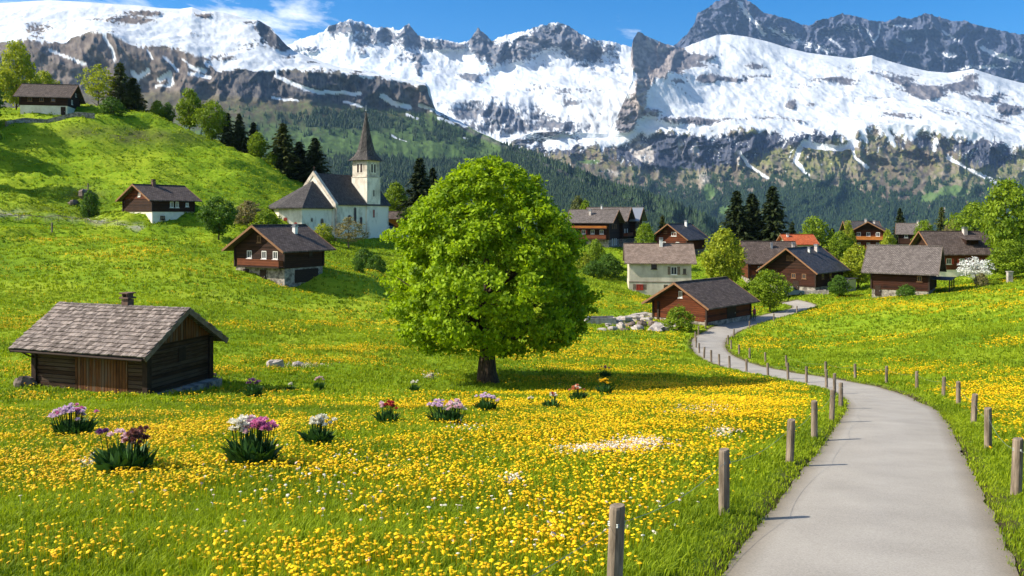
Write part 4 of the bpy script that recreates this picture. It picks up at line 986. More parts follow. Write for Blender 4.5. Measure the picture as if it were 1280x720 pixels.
# --- 6 plastered house
Y_ = -6; L, Wd, HR, HE = 10.0, 8.0, 8.3, 5.6
h = house_at('plastered_house', 24.6, 134.5, Y_, -12.9, 'cream plastered house with light brown shingle roof behind the hay barn', 'house', G_HOUSES)
body(h, L, Wd, HE, HR, M_CREAM, 2.1, M_CREAM, corner=False, wall_over=-.05)
rf = gable_roof(h, L, Wd, HR, 5.2, .55, .75, .75, M_SHL, trim=M_TRIMG); chimney(rf, .4, -.6, 7.9, .5, 1.0, M_PAINTW)
ff = face_frame('f', L, Wd)
window(h, ff, -1.0, 4.7, .9, .9, M_BEAM); window(h, ff, 2.2, 4.0, 1.0, 1.3, M_PAINTW, M_TRIMG); window(h, ff, -3.3, 1.3, 1.1, .9, M_SHUT, M_TRIMG, depth=.06, glass=M_SHUT); window(h, ff, .9, 1.3, .7, .8, M_TRIMG, depth=.06); window(h, ff, 3.9, 3.9, .5, .9, M_TRIMG)
door(h, ff, 3.3, 1.0, 1.95, 0, M_BEAM); q = MB(); fbox(q, ff, 0, 2.12, L + .15, .14, -.02, .1); q.build('cornice', M_TRIMG, h)

# --- 7 dark house with slate roof at the lane's end
Y_ = 45; L, Wd, HR, HE = 10.5, 8.6, 7.3, 4.1
cx, cy = centre(49.3, 130, Y_, L, Wd, 'fl')
h = house_at('slate_roofed_house', cx, cy, Y_, -12.6, 'dark timber house with black slate roof where the lane ends', 'house', G_HOUSES)
body(h, L, Wd, HE, HR, M_LOGX, 1.0, M_STONE, M_LOGD)  # dark gable: dark timber plus eaves shade put into its colour
rf = gable_roof(h, L, Wd, HR, 3.3, 1.0, 1.5, 1.0, M_SLATE, trim=M_TRIM); chimney(rf, 2.4, -1.0, 6.5, .5, .9, M_BRICK); chimney(rf, -.6, -1.1, 6.4, .3, .6, M_PAINTW)
fl = face_frame('l', L, Wd)
for u in (-.35, .35): window(h, fl, u, 5.6, .5, .8, M_TRIM)
for u in (-2.4, .6, 2.4): window(h, fl, u, 2.7, .7, .8, M_TRIM)
door(h, fl, 1.0, 1.0, 1.9, 0); ff = face_frame('f', L, Wd)
for u in (-2.5, .5): window(h, ff, u, 2.6, .8, .8, M_TRIM)
q = MB(); fbox(q, ff, 3.3, .8, 3.0, 2.4, .0, 2.5); q.build('annex', M_METAL, h); q = MB(); fbox(q, ff, 3.3, 2.07, 3.3, .12, -.0, 2.8); q.build('annex_roof', M_SLATE, h)

# --- 8 brown roofed house left behind it
h = house_at('low_brown_house', 48.6, 152, -6, -12.8, 'brown roofed timber house squeezed behind the slate roofed house', 'house', G_HOUSES)
body(h, 8.6, 8, 4.6, 8.0, M_LOGR, 1.2, M_STONE, M_LOGR)
rf = gable_roof(h, 8.6, 8, 8.0, 4.1, .7, .8, .8, M_SHB); chimney(rf, 0.4, -1.4, 6.8, .35, .7, M_METAL); chimney(rf, 4.3, -1.6, 6.4, .45, 1.1, M_BRICK)
ff = face_frame('f', 8.6, 8); window(h, ff, -2.2, 3.0, .8, 1.0); window(h, ff, -.4, 3.0, .8, 1.0); door(h, ff, -3.4, .9, 1.9, 0)
# --- 9 red roof
h = house_at('red_roofed_house', 60.5, 170, 0, -11.5, 'house of which only the bright orange red roof shows above the dark roofs', 'house', G_HOUSES)
body(h, 5.6, 6, 5.9, 7.5, M_CREAM, 1.0, M_WHITE, corner=False); rf = gable_roof(h, 5.6, 6, 7.6, 5.7, .6, .7, .7, M_REDR, trim=M_TRIM); chimney(rf, -2.2, -.8, 6.9, .4, .6, M_PAINTW)
window(h, face_frame('f', 5.6, 6), 0, 4.2, .9, 1.0)

# --- 10 barn at the right
Y_ = -34; L, Wd, HR, HE = 7.6, 8.2, 7.1, 3.9
cx, cy = centre(59.4, 114, Y_, L, Wd, 'fr')
h = house_at('shingled_barn', cx, cy, Y_, -11.5, 'dark barn with big grey shingle roof at the top edge of the right meadow', 'barn', G_HOUSES)
body(h, L, Wd, HE, HR, M_LOGX, .75, M_STONE, M_LOGD)
rf = gable_roof(h, L, Wd, HR, 3.35, .85, 1.2, 1.3, M_SHG, trim=M_TRIMG); ff = face_frame('f', L, Wd); fr = face_frame('r', L, Wd)
door(h, ff, -2.9, .8, 1.5, -.2, M_BEAM); window(h, ff, 2.6, 2.5, .6, .8, M_TRIM); window(h, fr, -1.6, 3.5, .6, .8); window(h, fr, 1.2, 3.5, .6, .8, M_TRIM)
q = MB(); fbox(q, fr, 1.5, 2.3, 6.4, .12, 0, 2.6); q.build('lean_to_roof', M_SLATE, h)
for u in (-1.5, 1.5, 4.4): q = MB(); fbox(q, fr, u, .8, .16, 3.0, 2.3, 2.45); q.build('lean_to_post', M_BEAM, h)

# --- 11 broad house right behind
h = house_at('broad_farmhouse', 82.5, 149, 0, -11.3, 'wide farmhouse with brown roof and small dormer, behind the white blossom tree', 'house', G_HOUSES)
body(h, 11.5, 9, 5.0, 8.4, M_LOGR, 1.6, M_WHITE, M_LOGD)
rf = gable_roof(h, 11.5, 9, 8.5, 4.3, .8, 1.0, 1.0, M_SHB); chimney(rf, 1.5, -.6, 8.1, .7, .8, M_BRICK)
q = MB(); q.box((1.3, -2.6, 6.7), (2.2, 1.6, .9)); dm = q.build('dormer', M_LOGD, rf); q = MB(); q.box((1.3, -2.9, 7.22), (2.8, 2.3, .12), Matrix.Rotation(.25, 3, 'X')); q.build('dormer_roof', M_SHB, dm)
ff = face_frame('f', 11.5, 9)
for u in (-3.6, -1.2, 1.4, 3.8): window(h, ff, u, 3.1, .9, 1.0, M_PAINTW, M_SHUT)

# --- 12 chalet with orange balconies
Y_ = 62; L, Wd, HR, HE = 9, 7.2, 8.2, 6.1
cx, cy = centre(93.0, 200, Y_, L, Wd, 'fl')
h = house_at('balcony_chalet', cx, cy, Y_, -9.6, 'reddish chalet with two bright orange balconies in the back of the village', 'chalet', G_HOUSES)
body(h, L, Wd, HE, HR, M_LOGR, 1.2, M_WHITE, M_LOGD)
rf = gable_roof(h, L, Wd, HR, 5.4, 1.0, 1.5, 1.0, M_SHB); chimney(rf, 1, -1, 7.2, .45, 1.0, M_BRICK); fl = face_frame('l', L, Wd)
balcony(h, fl, 0, 3.5, 7.4, 1.1, .9, M_WOODO); balcony(h, fl, 0, 1.1, 6.8, 1.0, .8, M_WOODB)
for u in (-2.2, 0, 2.2): window(h, fl, u, 5.0, .9, 1.0, M_PAINTW); window(h, fl, u, 2.4, .8, .9, M_PAINTW)
# --- 13, 14 roofs further back
for (px, d, z, yaw, l_, w_, hr_, lab, mr) in ((1076, 226, -9, -10, 8, 7, 7.6, 'house with a plain slate grey roof rising left behind the balcony chalet', M_SLATE), (1141, 212, -8.5, -28, 6.5, 6.5, 6.6, 'house with sunlit grey roof and chimney right behind the balcony chalet', M_SHG),
                                         (1046, 190, -11.2, -20, 6.5, 6, 4.2, 'low dark shed roof left of the balcony chalet', M_SLATE)):
    x = (px - 640) / F_PX * d
    h = house_at('back_house', x, d, yaw, z, lab, 'house', G_HOUSES); body(h, l_, w_, hr_ - 2.3, hr_, M_LOGD, 1.0, M_WHITE, M_LOGD)
    rf = gable_roof(h, l_, w_, hr_, hr_ - 2.8, .7, .8, .8, mr); chimney(rf, 1.2, -.6, hr_ - .5, .5, 1.0, M_BRICK); window(h, face_frame('f', l_, w_), -1.5, hr_ - 3.4, .8, .8); window(h, face_frame('f', l_, w_), 1.5, hr_ - 3.4, .8, .8)

# --- 15 large old chalet at upper centre, and the two gables behind it
Y_ = -22; L, Wd, HR, HE = 9.2, 8.6, 8.0, 5.6
cx, cy = centre(20.6, 170, Y_, L, Wd, 'fr')
h = house_at('old_chalet', cx, cy, Y_, -6.6, 'old dark chalet with long grey brown roof and flower balconies, right of the big tree', 'chalet', G_HOUSES)
body(h, L, Wd, HE, HR, M_LOGD, 1.5, M_STONE, M_LOGD)
rf = gable_roof(h, L, Wd, HR, 5.1, .8, .9, 1.1, M_SHG); chimney(rf, -.2, -2.0, 6.9, .5, .8, M_BRICK); chimney(rf, 1.5, 1.0, 7.5, .3, 1.3, M_PAINTW)
ff = face_frame('f', L, Wd); fr = face_frame('r', L, Wd)
balcony(h, ff, 0, 3.9, 8.6, 1.0, .5, M_WOODO); balcony(h, ff, -.2, 1.6, 8.8, 1.1, .9, M_WOODB)
for u in (-3, -1, 1, 3): window(h, ff, u, 3.2, .8, .9, M_PAINTW, M_SHUT if u < 0 else None)
for u in (-1.5, .2, 1.6): window(h, fr, u, 1.0, .6, 1.4); window(h, fr, u, 4.4, .6, .9, M_TRIM)
cxa, cya = cx, cy; aa = Vector((math.cos(R(Y_)), math.sin(R(Y_)))); bb = Vector((-aa.y, aa.x))
for k, (off, al_, lab, mr) in enumerate(((8.6, 1.0, 'second dark gable adjoining the old chalet on its right', M_SHG), (15.4, 2.2, 'third gable with pale grey roof edge, rightmost beside the old chalet', M_METAL))):
    c2 = Vector((cxa, cya)) + bb * off + aa * al_
    h = house_at('chalet_wing', c2.x, c2.y, Y_, -6.6, lab, 'chalet', G_HOUSES); body(h, 8.4, 6.4, 6.2, 8.5, M_LOGD, 1.5, M_STONE, M_LOGD)
    rf = gable_roof(h, 8.4, 6.4, 8.6, 5.7, .9, .9, 1.2, mr); fr = face_frame('r', 8.4, 6.4)
    for u in (-1.5, .8): window(h, fr, u, 3.2, .7, 1.0); window(h, fr, u, 5.4, .6, .8, M_TRIM)
    balcony(h, fr, 0, 1.9, 5.6, .9, .9, M_WOODB)

# --- 16 chalet right of it
Y_ = 50; L, Wd, HR, HE = 8.5, 8.0, 6.9, 4.1
cx, cy = centre(38.2, 175, Y_, L, Wd, 'fl')
h = house_at('gabled_chalet', cx, cy, Y_, -8.6, 'chalet with red brown gable and white chimney, uphill of the plastered house', 'chalet', G_HOUSES)
body(h, L, Wd, HE, HR, M_LOGR, 1.2, M_STONE, M_LOGR); rf = gable_roof(h, L, Wd, HR, 3.4, 1.0, 1.3, 1.0, M_SLATE, trim=M_TRIM); chimney(rf, 1.4, -.9, 6.2, .5, 1.1, M_PAINTW)
fl = face_frame('l', L, Wd); window(h, fl, .9, 4.6, 1.2, .9, M_PAINTW); window(h, fl, -1.2, 5.0, .8, .6, M_TRIM); window(h, fl, -1.5, 2.4, .8, .9); window(h, fl, 1.8, 2.4, .8, .9)
# --- 17 small shed right of the church
x_, y_ = (497 - 640) / 1000 * 172, 172
h = house_at('church_shed', x_, y_, -8, gh(x_, y_) - .1, 'small shed with brown roof just right of the church', 'shed'); body(h, 4.4, 4, 2.2, 3.4, M_WOODO, 0, down=1); gable_roof(h, 4.4, 4, 3.4, 1.9, .6, .6, .6, M_SHB); window(h, face_frame('f', 4.4, 4), 1, 1.3, .7, .7)

# ================================================================== trees
def leaf_quads(C, size, rng, outward=None, aspect=.62, up=.35, fold=0.0):
    """rhombic leaves at the points C"""
    n = len(C); nr = rng.normal(size=(n, 3)) * .75; nr[:, 2] += up
    if outward is not None: nr += outward * .7
    nr /= np.linalg.norm(nr, axis=1, keepdims=True)
    t = np.cross(nr, rng.normal(size=(n, 3))); t /= np.linalg.norm(t, axis=1, keepdims=True); b = np.cross(nr, t)
    s = size * (.65 + .7 * rng.rand(n, 1))
    V = np.stack([C - t * s * .5, C + b * s * .5 * aspect, C + t * s * .5, C - b * s * .5 * aspect], 1)
    return V.reshape(-1, 3), np.arange(4 * n).reshape(-1, 4)
def crown_mesh(name, H, z0, prof, n_clump, per, leaf, clump_r, mat, seed, inner=.25, lump=.16, hue=.35, squash=(1, 1)):
    """foliage spread in clumps through a crown volume. prof: [(z fraction, radius)]"""
    rng = np.random.RandomState(seed); pz = np.array([p[0] for p in prof]); pr = np.array([p[1] for p in prof])
    # pick heights by surface area
    zf = np.linspace(0, 1, 200); w = np.interp(zf, pz, pr) + .25; w /= w.sum(); z = rng.choice(zf, n_clump, p=w) + rng.rand(n_clump) * .005
    th = rng.rand(n_clump) * 2 * np.pi; rad = np.interp(z, pz, pr)
    lumps = 1 + lump * fbm(th * 1.9 * 1.0 + seed, z * 7, 3, seed) * 2.2 + lump * .8 * np.cos(th * 3 + seed) * np.sin(z * 9 + seed)
    f = np.where(rng.rand(n_clump) < inner, np.sqrt(rng.rand(n_clump)) * .85, .86 + .16 * rng.rand(n_clump))
    rr = rad * lumps * f
    C = np.stack([np.cos(th) * rr * squash[0], np.sin(th) * rr * squash[1], z0 + z * (H - z0)], 1)
    keep = perlin(th * 2.3 + 9, z * 9 + seed, seed + 2) * 1.2 + perlin(th * 5 + 3, z * 17, seed + 5) * .5 + .3 * rng.rand(n_clump) > -.27
    C = C[keep]; n_clump = len(C)
    P_ = np.repeat(C, per, 0); o = rng.normal(size=P_.shape); o /= np.linalg.norm(o, axis=1, keepdims=True)
    cr = clump_r * (.6 + .8 * rng.rand(n_clump)); P_ = P_ + o * (np.repeat(cr, per)[:, None] * rng.rand(len(P_), 1) ** .5) * np.array([1, 1, .72])
    out = P_ - np.array([0, 0, z0 + .45 * (H - z0)]); out /= np.linalg.norm(out, axis=1, keepdims=True) + 1e-6
    V, F = leaf_quads(P_, leaf, rng, out)
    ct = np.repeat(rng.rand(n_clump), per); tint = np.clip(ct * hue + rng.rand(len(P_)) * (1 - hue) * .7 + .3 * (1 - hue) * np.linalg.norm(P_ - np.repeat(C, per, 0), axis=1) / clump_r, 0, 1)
    return np_mesh(name, V, F, [mat], False, {'tint': np.repeat(tint, 4)})
def trunk_mesh(name, H, r0, mat, rng, z_branch, limbs=9, spread=.5, crown_r=3, flare=1.5):
    mb = MB(); pts = []; rad = []; n = 9; x = y = 0
    for i in range(n):
        f = i / (n - 1); pts.append((x, y, -.4 + f * H * .82)); rad.append(r0 * (1 - .85 * f) * (flare if i == 0 else 1.12 if i == 1 and flare > 1.3 else 1)); x += rng.uniform(-.03, .03) * H * .3; y += rng.uniform(-.03, .03) * H * .3
    if flare > 1.3:
        pts.insert(1, (0, 0, .15)); rad.insert(1, r0 * 1.2)
    mb.tube(pts, rad, 12)
    for k in range(limbs):
        f = rng.uniform(z_branch, .75); i = f * (n - 1); j = int(i); b0 = Vector(pts[min(j + (flare > 1.3), len(pts) - 1)])
        th = 2 * math.pi * (k * .618) + rng.uniform(-.3, .3); ln = crown_r * rng.uniform(.6, .9) * (1.1 - f * .7); e = b0 + Vector((math.cos(th) * ln, math.sin(th) * ln, ln * rng.uniform(.4, .9)))
        mid = b0.lerp(e, .5) + Vector((0, 0, -.06 * ln)); r_ = r0 * .42 * (1 - .6 * f); mb.tube([b0, mid, e], [r_, r_ * .6, r_ * .15], 7)
        for q in range(3):
            s = b0.lerp(e, .4 + .2 * q); t2 = th + rng.uniform(-1.2, 1.2); l2 = ln * .4; mb.tube([s, s + Vector((math.cos(t2) * l2, math.sin(t2) * l2, l2 * rng.uniform(.2, .9)))], [r_ * .4, r_ * .1], 5)
    return mb.mesh(name, mat, True)
M_BARK = mottled('bark', (.030, .020, .013), (.115, .080, .052), 3, .95, 1.0, .06, stretch=(4, 4, .8), detail=8)
M_BARKL = mottled('pale_bark', (.09, .07, .05), (.2, .16, .12), 3, .95, .8, .04, stretch=(3, 3, .8))
LF_LIME = foliage('lime_green_leaf', (.035, .110, .004), (.44, .60, .012), .42, (1.25, 1.2, .5))
LF_FRESH = foliage('fresh_leaf', (.045, .11, .006), (.30, .40, .02), .4)
LF_YEL = foliage('yellow_green_leaf', (.11, .17, .010), (.46, .50, .035), .4)
LF_MID = foliage('mid_green_leaf', (.030, .085, .010), (.12, .22, .02), .35)
LF_DARK = foliage('spruce_needle', (.012, .024, .008), (.060, .078, .018), .08)
LF_OLIVE = foliage('larch_needle', (.045, .065, .014), (.15, .16, .035), .15)
LF_PINK = foliage('pinkish_new_leaf', (.12, .10, .04), (.30, .27, .11), .3)
LF_WHITE = foliage('white_petal', (.62, .62, .58), (.85, .85, .82), .25, (1, 1, 1))

def conifer_mesh(name, H, Rm, mat, seed, dens=1.0, z0=.06):
    rng = np.random.RandomState(seed); P_, O = [], []; nl = int(26 * dens)
    for l in range(nl):
        f = l / nl; z = H * (z0 + (1 - z0) * f); r = Rm * (1 - f) ** .8 * (.6 + .6 * rng.rand()) + .12
        nb = int(7 + 5 * (1 - f))
        for k in range(nb):
            th = k * 2 * math.pi / nb + rng.rand() * .9; rl = r * (.7 + .45 * rng.rand()); ns = int(5 + 9 * (1 - f))
            for s in np.linspace(.12, 1, ns):
                for _ in range(3):
                    w = .16 * rl * (1.1 - s); P_.append((math.cos(th) * rl * s + rng.normal() * w, math.sin(th) * rl * s + rng.normal() * w, z - .30 * rl * s + .16 * rl * s * s + rng.normal() * .08 - .04 * H / nl))
                    O.append((math.cos(th), math.sin(th), -.2))
    P_ = np.array(P_); O = np.array(O); n = len(P_); t = O + rng.normal(size=O.shape) * .35; t /= np.linalg.norm(t, axis=1, keepdims=True)
    nr = rng.normal(size=(n, 3)) * .5; nr[:, 2] += 1; b = np.cross(nr, t); b /= np.linalg.norm(b, axis=1, keepdims=True)
    s = (.045 * H) * (.6 + .8 * rng.rand(n, 1)); d = np.array([0, 0, -.25]) * s
    V = np.stack([P_ - t * s * .5, P_ + b * s * .22 + d * .4, P_ + t * s * .6 + d, P_ - b * s * .22 + d * .4], 1).reshape(-1, 3)
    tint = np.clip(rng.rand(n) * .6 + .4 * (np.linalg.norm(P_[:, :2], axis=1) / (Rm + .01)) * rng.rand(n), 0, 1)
    return np_mesh(name, V, np.arange(4 * n).reshape(-1, 4), [mat], False, {'tint': np.repeat(tint, 4)})

rt = random.Random(21)
# --- the big tree in the meadow
bx_, by_, bz_ = hit(610, 479)
T = empty('lime_tree', (bx_, by_, bz_)); tag(T, 'big round bright green tree standing alone in the middle of the meadow', 'tree')
sc_ = by_ / 51.0
prof = [(0, 1.2), (.03, 4.0), (.10, 5.7), (.22, 6.35), (.35, 6.4), (.5, 5.8), (.65, 5.1), (.78, 4.15), (.88, 3.1), (.95, 2.15), (1, .7)]
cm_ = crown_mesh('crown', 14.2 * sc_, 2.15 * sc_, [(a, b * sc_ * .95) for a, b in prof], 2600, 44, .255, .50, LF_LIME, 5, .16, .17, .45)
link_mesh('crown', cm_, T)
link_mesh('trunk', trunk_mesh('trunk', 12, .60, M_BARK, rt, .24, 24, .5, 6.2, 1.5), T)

# shared shapes for the other trees (unit height ~ scaled per tree)
def round_prof(k):
    return [[(0, .3), (.08, .8), (.3, 1.0), (.55, .92), (.8, .6), (1, .12)], [(0, .2), (.15, .62), (.4, .95), (.6, 1.0), (.85, .62), (1, .15)], [(0, .25), (.1, .65), (.35, .9), (.5, .98), (.7, .7), (.9, .4), (1, .08)]][k % 3]
_crowns = {}
def get_crown(kind, k, mat):
    key = (kind, k, mat.name)
    if key not in _crowns:
        if kind == 'dec': me = crown_mesh('crown', 10, 1.5, [(a, b * 3.9) for a, b in round_prof(k)], 420, 17, .48, .95, mat, 31 + k * 7, .25, .26, .5)
        elif kind == 'tall': me = crown_mesh('crown', 10, 1.6, [(a, b * 2.9) for a, b in round_prof(k + 1)], 380, 17, .44, .8, mat, 61 + k * 5, .25, .28, .5)
        elif kind == 'open': me = crown_mesh('crown', 10, 2.2, [(a, b * 3.4) for a, b in round_prof(k)], 230, 13, .42, .85, mat, 81 + k * 5, .35, .34, .5)
        elif kind == 'bush': me = crown_mesh('foliage', 10, .0, [(0, 4.2), (.2, 5.4), (.5, 5.2), (.8, 3.4), (1, .8)], 300, 16, .75, 1.3, mat, 91 + k * 5, .2, .2, .5)
        elif kind == 'con': me = conifer_mesh('crown', 10, 2.0 + .25 * k, mat, 11 + k * 3)
        elif kind == 'pine': me = conifer_mesh('crown', 10, 2.9, mat, 41 + k, .75, .12)
        _crowns[key] = me
    return _crowns[key]
_trunks = {}
def get_trunk(kind):
    if kind not in _trunks:
        if kind in ('con', 'pine'):
            q = MB(); q.tube([(0, 0, -.6), (0, 0, 3), (.05, 0, 9.4)], [.2, .15, .03], 8); _trunks[kind] = q.mesh('trunk', M_BARK, True)
        elif kind == 'bush':
            q = MB()
            for k in range(5): q.tube([(0, 0, -.5), (math.cos(k * 1.25) * 1.2, math.sin(k * 1.25) * 1.2, 3.5), (math.cos(k * 1.25) * 2.4, math.sin(k * 1.25) * 2.4, 7)], [.3, .2, .06], 5)
            _trunks[kind] = q.mesh('stem', M_BARK, True)
        else: _trunks[kind] = trunk_mesh('trunk', 10, .24, M_BARKL if kind == 'open' else M_BARK, random.Random(4), .2, 9, .5, 2.9, 1.25)
    return _trunks[kind]
def plant(name, kind, k, mat, px, d, top, width, label, cat='tree', group=None, base=None):
    """stand a tree of the given outline on the land; size from its height in the photo"""
    x = (px - 640) / F_PX * d; z = gh(x, d); Ht = (HOR - top) / F_PX * d - z
    if base is not None: x, d, z = hit(px, base); Ht = (HOR - top) / F_PX * d - z
    Ht = max(Ht, .6); r = empty(name, (x, d, z), rt.uniform(0, 6.28)); sz = Ht / 10.0
    natural = {'dec': 8.6, 'tall': 6.6, 'open': 7.6, 'bush': 11.5, 'con': 3.2 + .35 * k, 'pine': 4.6}[kind]
    wx_ = (width / F_PX * d) / natural
    tag(r, label, cat, group)
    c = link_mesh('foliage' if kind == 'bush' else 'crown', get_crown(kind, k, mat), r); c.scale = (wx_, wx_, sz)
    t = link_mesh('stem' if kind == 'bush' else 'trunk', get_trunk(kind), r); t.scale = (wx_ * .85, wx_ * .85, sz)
    return r
GH = 'trees along the crest of the left hill'; GV = 'trees between the village houses'
plant('maple_tree', 'dec', 0, LF_YEL, 20, 172, 52, 46, 'pale green tree at the left edge behind the hilltop house', group=GH)
plant('maple_tree', 'dec', 1, LF_YEL, 55, 186, 90, 30, 'small round tree peeking over the hilltop house roof', group=GH)
plant('maple_tree', 'open', 1, LF_YEL, 123, 180, 82, 42, 'light yellow green tree right of the hilltop house', group=GH)
plant('larch_tree', 'pine', 0, LF_OLIVE, 150, 182, 76, 38, 'tall pointed olive larch beside the light tree on the left hill', group=GH)
plant('spruce_tree', 'con', 1, LF_OLIVE, 166, 184, 96, 34, 'shorter broad olive conifer leaning on the larch on the left hill', group=GH)
plant('maple_tree', 'dec', 2, LF_FRESH, 197, 184, 126, 20, 'small green tree, first after the gap on the hill crest', group=GH)
plant('maple_tree', 'dec', 0, LF_MID, 210, 186, 128, 16, 'small darker green tree, second after the gap on the hill crest', group=GH)
plant('maple_tree', 'tall', 1, LF_FRESH, 237, 182, 112, 32, 'tall bright green tree with pointed top on the hill crest', group=GH)
plant('maple_tree', 'dec', 1, LF_FRESH, 265, 180, 127, 36, 'wide bright green tree next to the tall one on the hill crest', group=GH)
plant('spruce_tree', 'pine', 1, LF_DARK, 285, 181, 140, 24, 'dark conifer just right of the wide bright tree on the crest', group=GH)
plant('spruce_tree', 'con', 2, LF_DARK, 299, 180, 141, 24, 'second dark conifer of the pair on the hill crest', group=GH)
plant('spruce_tree', 'con', 0, LF_DARK, 317, 181, 152, 22, 'dark pointed conifer above the yellow green bush on the crest', group=GH)
plant('maple_tree', 'dec', 2, LF_FRESH, 322, 178, 166, 26, 'yellow green rounded tree low between dark conifers on the crest', group=GH)
plant('spruce_tree', 'con', 2, LF_OLIVE, 354, 180, 153, 42, 'tallest dark spruce at the lower end of the hill crest', group=GH)
plant('spruce_tree', 'con', 0, LF_DARK, 374, 181, 176, 32, 'slim dark spruce in the middle of the three above the church', group=GH)
plant('spruce_tree', 'con', 1, LF_DARK, 394, 182, 171, 36, 'dark spruce nearest the church roof', group=GH)
plant('maple_tree', 'dec', 0, LF_FRESH, 338, 177, 190, 18, 'small bright tree at the foot of the tallest spruce', group=GH)
for px, d, top, lab in ((-45, 128, 130, 'lowest leafy tree on the hill just beyond the left edge of the photo'), (-85, 140, 90, 'farthest out leafy tree on the hill beyond the left edge'), (-30, 150, 95, 'highest leafy tree on the hill just beyond the left edge')):
    plant('maple_tree', 'dec', 1, LF_MID, px, d, top, 60, lab, group='trees just outside the left edge')
plant('apple_tree', 'dec', 1, LF_MID, 273, 113, 247, 46, 'dark green fruit tree right of the hillside house')
plant('shrub', 'bush', 0, LF_PINK, 312, 128, 252, 40, 'pinkish budding shrub uphill from the middle chalet', 'shrub')
plant('shrub', 'bush', 1, LF_FRESH, 333, 126, 262, 34, 'green shrub behind the ridge of the middle chalet', 'shrub')
plant('apple_tree', 'open', 0, LF_PINK, 436, 136, 272, 42, 'thin pale tree in front of the church nave')
plant('shrub', 'bush', 2, LF_YEL, 404, 134, 280, 24, 'small yellow green shrub below the church choir', 'shrub')
plant('maple_tree', 'dec', 2, LF_FRESH, 494, 178, 229, 34, 'bright green tree between church tower and dark spruce', group=GV)
plant('spruce_tree', 'con', 2, LF_DARK, 524, 172, 196, 48, 'dark spruce rising between church and big tree', group=GV)
plant('spruce_tree', 'con', 0, LF_DARK, 541, 176, 208, 28, 'dark spruce half hidden by the left side of the big tree', group=GV)
plant('maple_tree', 'dec', 0, LF_FRESH, 518, 166, 258, 40, 'green tree below the dark spruce beside the big tree', group=GV)
plant('shrub', 'bush', 0, LF_MID, 455, 118, 311, 26, 'dark green shrub on the bank below the church', 'shrub')
plant('shrub', 'bush', 1, LF_MID, 470, 112, 318, 24, 'low green shrub on the bank left of the big tree', 'shrub')
plant('shrub', 'bush', 2, LF_MID, 449, 102, 322, 12, 'tiny dark shrub by a stone on the bank', 'shrub')
plant('maple_tree', 'dec', 1, LF_OLIVE, 722, 190, 246, 20, 'reddish olive tree top behind the old chalet roof', group=GV)
plant('maple_tree', 'dec', 2, LF_FRESH, 732, 188, 251, 20, 'green tree top behind the old chalet roof', group=GV)
plant('spruce_tree', 'con', 0, LF_OLIVE, 828, 188, 268, 16, 'small spruce tip left of the gabled chalet', group=GV)
plant('birch_tree', 'tall', 0, LF_FRESH, 807, 158, 279, 24, 'bright green pointed tree between old and gabled chalets', group=GV)
plant('birch_tree', 'dec', 2, LF_YEL, 905, 141, 287, 56, 'large light green tree between plastered house and brown roofed house', group=GV)
plant('spruce_tree', 'con', 2, LF_DARK, 921, 178, 237, 46, 'left tall spruce of the dark group above the village', group=GV)
plant('spruce_tree', 'con', 1, LF_DARK, 940, 182, 240, 44, 'middle spruce of the dark group above the village', group=GV)
plant('spruce_tree', 'con', 2, LF_DARK, 965, 177, 231, 50, 'right and tallest spruce of the dark group above the village', group=GV)
plant('apple_tree', 'dec', 1, LF_FRESH, 962, 111, 339, 48, 'leafy small tree beside the lane in front of the slate roofed house', group=GV)
plant('maple_tree', 'dec', 0, LF_FRESH, 1018, 192, 271, 44, 'round bright tree above the slate roofed house', group=GV)
plant('spruce_tree', 'con', 0, LF_DARK, 990, 190, 276, 18, 'small dark spruce left of the round bright tree', group=GV)
plant('birch_tree', 'tall', 1, LF_YEL, 1060, 186, 277, 18, 'thin yellow green tree left of the balcony chalet', group=GV)
plant('maple_tree', 'dec', 1, LF_FRESH, 1050, 184, 290, 26, 'low bright tree below the thin yellow green tree', group=GV)
plant('spruce_tree', 'con', 0, LF_DARK, 1040, 196, 284, 20, 'dark little spruce behind the slate roof', group=GV)
plant('shrub', 'dec', 2, LF_YEL, 1072, 140, 307, 44, 'yellow green tree between slate roofed house and shingled barn', 'tree', group=GV)
plant('birch_tree', 'tall', 2, LF_YEL, 1110, 170, 288, 20, 'small yellow green tree in front of the balcony chalet', group=GV)
plant('spruce_tree', 'con', 1, LF_DARK, 1125, 220, 259, 18, 'lone spruce above the roofs right of the balcony chalet', group=GV)
plant('spruce_tree', 'pine', 0, LF_OLIVE, 1177, 196, 257, 22, 'ragged olive conifer behind the broad farmhouse', group=GV)
plant('maple_tree', 'dec', 0, LF_FRESH, 1156, 190, 275, 26, 'green tree left of the ragged conifer', group=GV)
plant('maple_tree', 'dec', 2, LF_PINK, 1192, 190, 274, 24, 'brownish green tree right of the ragged conifer', group=GV)
plant('maple_tree', 'dec', 1, LF_FRESH, 1218, 182, 254, 48, 'broad green tree behind the farmhouse roof', group=GV)
plant('maple_tree', 'tall', 0, LF_FRESH, 1258, 136, 224, 56, 'tallest leafy tree at the right edge of the photo', group=GV)
plant('maple_tree', 'dec', 0, LF_FRESH, 1262, 124, 300, 50, 'lower leafy tree under the tall one at the right edge', group=GV)
plant('maple_tree', 'tall', 2, LF_MID, 1300, 140, 235, 70, 'leafy tree on the right, partly beyond the photo edge', group=GV)
rw = plant('cherry_tree', 'open', 1, LF_WHITE, 1219, 124, 322, 40, 'white blossoming tree in front of the broad farmhouse', group=GV)
plant('shrub', 'bush', 0, LF_PINK, 1227, 117, 342, 16, 'small orange pink shrub under the white blossoming tree', 'shrub')
plant('shrub', 'bush', 1, LF_MID, 1133, 112, 356, 22, 'dark shrub against the front wall of the shingled barn', 'shrub')
